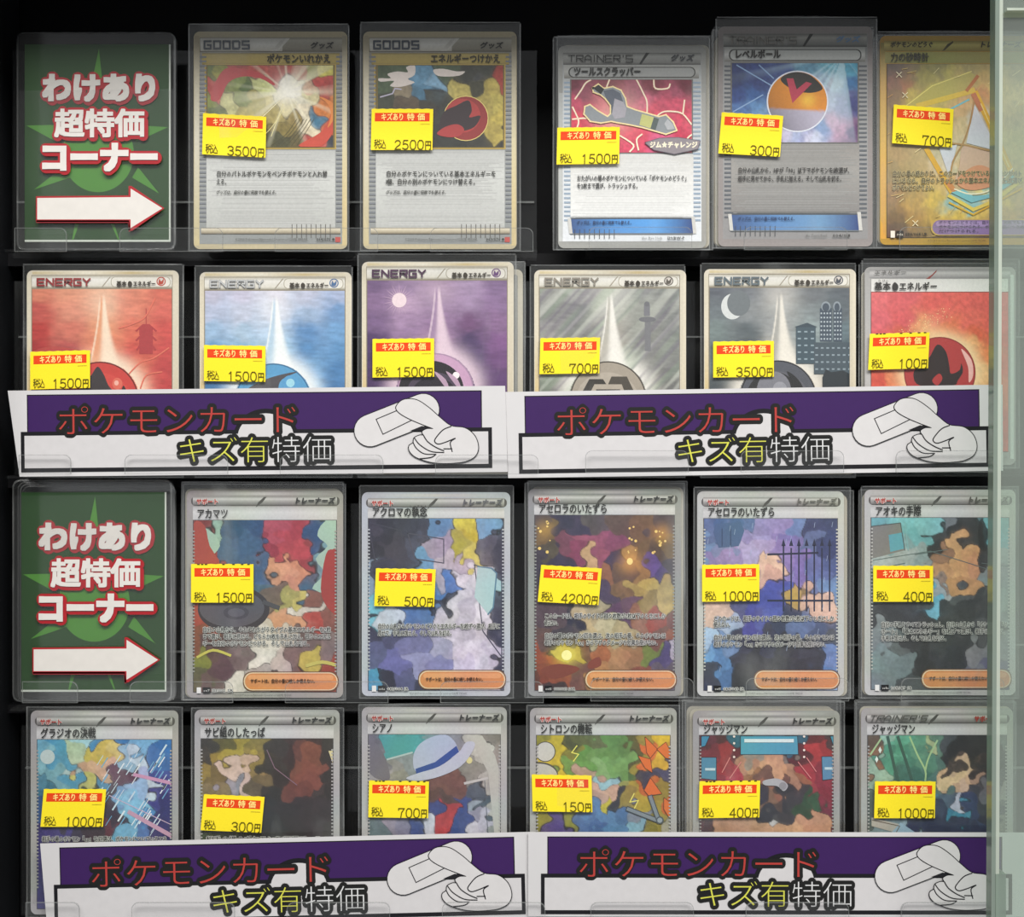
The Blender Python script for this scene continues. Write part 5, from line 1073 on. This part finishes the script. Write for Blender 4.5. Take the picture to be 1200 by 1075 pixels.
for i in range(3):
    o = empty('clear_card_case', pos(112, 822, 0.004+0.003*i), 'empty clear case %s behind the lower green arrow sign' % ('just', 'second', 'third')[i], 'case', 'empty cases behind the lower sign')
    cs = (20+2.3*i, 563+i, 205+1.6*i, 822)
    shell = slab('shell', rr(*cs, 9), 112, 822, 0, 0.0015, M_CASE, o)
    P = rr(*cs, 9); Pi = rr(cs[0]+1.6, cs[1]+1.6, cs[2]-1.6, cs[3]-1.6, 7.5); V = []; F = []; n = len(P)
    for (x, y), (xi, yi) in zip(P, Pi): V += [((x-112)*S, -0.0001, (822-y)*S), ((xi-112)*S, -0.0004, (822-yi)*S)]
    for q in range(n): j = (q+1) % n; F.append((2*q, 2*j, 2*j+1, 2*q+1))
    mesh_obj('case_rim', V, F, M_SEAM, shell)

# ------------------------------------------------------------------ purple banners
def banner(px, py, rot, label, w_=583, h=101, cut=13, depth=-0.0064, right=3):
    """authored flat with its origin at the paper's top-left, then turned by rot degrees about it"""
    root = empty('paper_banner', pos(px, py, depth), label, 'banner', 'purple paper banners standing in the racks', math.radians(rot))
    k = (D+depth)/D*S
    P = [(0, 0), (w_, 0), (w_+right-1, h), (cut, h)]
    pp = slab('paper', P, 0, 0, 0.0, 0.0003, mat_white, root, k)
    s = Sheet(1)
    s.clip = (1, 1, w_-1, h-1)
    s.rect(22.4, 5, 555.5, 52, '15131a'); s.rect(23.6, 6.2, 554.2, 52, '381a56')
    s.up()
    s.rect(15, 48.5, 567, 96, '141318'); 
    # dome behind the words
    s.ell(302, 58, 38, 34, '141318', 40)
    s.rect(19.3, 53.2, 562.6, 91.2, 'cbc8c9')
    s.ell(302, 58, 33, 28.5, 'cbc8c9', 40)
    ring = [(3.7*math.cos(6.2832*i/16), 4.2*math.sin(6.2832*i/16)) for i in range(16)]+[(2.4*math.cos(6.2832*i/8), 2.4*math.sin(6.2832*i/8)) for i in range(8)]
    s.text('ポケモンカード', 57, 37.5, 37, '1a1a19', x1=343, shifts=ring)
    s.text('キズ有特価', 197, 73, 33, '1a1a19', x1=381, shifts=ring)
    e2_ = s.text('キズ有', 197, 73, 33, 'cfcf50', x1=307.4, res=3, off=-.016)
    s.text('特価', 307.4, 73, 33, 'd6d6d6', x1=381, res=3, off=-.016)
    s.text('ポケモンカード', 57, 37.5, 37, 'b03c36', x1=343, res=3, off=-.012)
    # adhesive plaster
    A, Bp = Vector((424.5, 51)), Vector((487, 27)); d = (Bp-A).normalized(); n = Vector((-d.y, d.x))
    def caps(r):
        o = []
        a0 = math.atan2(n.y, n.x)
        for i in range(13): t = a0+math.pi*i/12; o.append((A.x+r*math.cos(t), A.y+r*math.sin(t)))
        for i in range(13): t = a0+math.pi+math.pi*i/12; o.append((Bp.x+r*math.cos(t), Bp.y+r*math.sin(t)))
        return o
    s.poly(caps(19.4), '141318'); s.poly(caps(18.4), 'cecbcb')
    pad = [(431.6, 37.8), (458, 27), (476, 38), (439.4, 55.4)]
    s.line(pad, 1.1, '2a282c', closed=True)
    def cv(p): return ((290+p[0]/3.87)-9, (435+p[1]/3.87)-458+((290+p[0]/3.87)-9)*.0095)
    s.poly([cv(p) for p in ((735, 272), (790, 250), (840, 262), (830, 272))], '1c1b20')
    H = [(676, 160), (700, 135), (735, 128), (775, 136), (825, 170), (872, 212), (922, 250), (985, 260), (1028, 295), (1044, 345), (1030, 385), (990, 408), (940, 416), (880, 418), (825, 412), (780, 398), (752, 384), (733, 362), (732, 340), (750, 326), (755, 305), (778, 293), (797, 292), (792, 276), (812, 264), (842, 262), (800, 245), (745, 222), (700, 198), (678, 178)]
    O = smooth([cv(p) for p in H], 5)
    s.line(O, 2.0, '141318', closed=True); s.poly(O, 'cecbcb')
    for st, wd in (([(922, 252), (885, 268), (852, 305), (848, 322), (865, 332), (900, 322), (940, 306), (918, 325), (926, 366)], 1.3), ([(750, 326), (765, 352), (800, 376), (852, 378)], 1.2), ([(756, 305), (780, 335), (830, 365), (888, 370)], 1.2),
                   ([(797, 292), (815, 320), (850, 345), (888, 362)], 1.2), ([(888, 353), (925, 353)], 1.1), ([(780, 398), (830, 392), (852, 378)], 1.2)):
        s.line(smooth([cv(p) for p in st], 5, False), wd, '1a191e')
    s.build('printed_lettering', M_PAPER, pp, 0, 0, 0.0, 3.2e-5, k)
    return root
mat_white = mat_plain('banner_paper', (0.60, 0.585, 0.59), 0.6, 0.3, var=0.04, bscale=120)
banner(9, 458, -.56, 'purple banner with bandage and pointing hand, upper left of four', depth=-0.0072)
banner(592, 459.5, -.85, 'purple banner with bandage and pointing hand, upper right of four, end behind the glass edge', cut=2, right=0)
banner(47, 989, -1.36, 'purple banner with bandage and pointing hand, lower left of four', w_=578, cut=6, depth=-0.0064)
banner(619, 975.5, 0.05, 'purple banner with bandage and pointing hand, lower right of four, end behind the glass edge', cut=0, right=0, depth=-0.0078, h=99)

# ------------------------------------------------------------------ sliding glass door at right
M_GLASS = mat_film('painted_haze_glass', 0.13, 0.14, 9, (1, 1, .35), 0.06, 0.06, bump=0.05, hcol=(0.62, 0.68, 0.62), tint=(0.9, 0.96, 0.92), thr=.4)  # diffuse grey-green haze painted in for the bright reflection on the pane
M_GEDGE = mat_film('green_glass_edge', 0.42, 0.35, 30, (1, 1, .12), 0.1, 0.15, bump=0.1, hcol=(0.33, 0.40, 0.34), tint=(0.6, 0.72, 0.64), thr=.4)
M_GEDGE2 = mat_film('bright_glass_bevel', 0.6, 0.3, 40, (1, 1, .1), 0.1, 0.2, hcol=(0.62, 0.68, 0.58), tint=(0.8, 0.86, 0.8), thr=.4)
yg = -0.05
def gx(px, py): return pos(px, py, yg)
door = empty('door_1', gx(1172, 1100)); door['kind'] = 'structure'
def gquad(name, xt0, xt1, xb0, xb1, y0, y1, mat):
    k0, k1, k2, k3 = gx(xt0, -10), gx(xt1, -10), gx(xb1, 1100), gx(xb0, 1100)
    o = door.location
    V = [(p.x-o.x, y0-o.y, p.z-o.z) for p in (k0, k1, k2, k3)]+[(p.x-o.x, y1-o.y, p.z-o.z) for p in (k0, k1, k2, k3)]
    return mesh_obj(name, V, [(0, 1, 2, 3), (7, 6, 5, 4), (0, 4, 5, 1), (1, 5, 6, 2), (2, 6, 7, 3), (3, 7, 4, 0)], mat, door)
gquad('glass_pane', 1175, 1330, 1170, 1325, yg, yg+0.005, M_GLASS)
gquad('edge_strip', 1166, 1171, 1161, 1166, yg-.0005, yg+0.0055, M_GEDGE)
gquad('bevel_strip', 1171, 1175, 1166, 1170, yg-.0005, yg+0.0055, M_GEDGE2)
o = door.location
a_, b_ = gx(1166, 1075), gx(1178, 1024)
box('edge_guard', a_.x-o.x, b_.x-o.x, -0.0008, 0.006, a_.z-o.z, b_.z-o.z, M_GEDGE, door)
a_, b_ = gx(1177, 15), gx(1330, 12)
box('reflection_bar', a_.x-o.x, b_.x-o.x, -0.003, 0.006, a_.z-o.z, b_.z-o.z, M_GEDGE2, door)  # pale bar standing in for a horizontal reflection on the glass
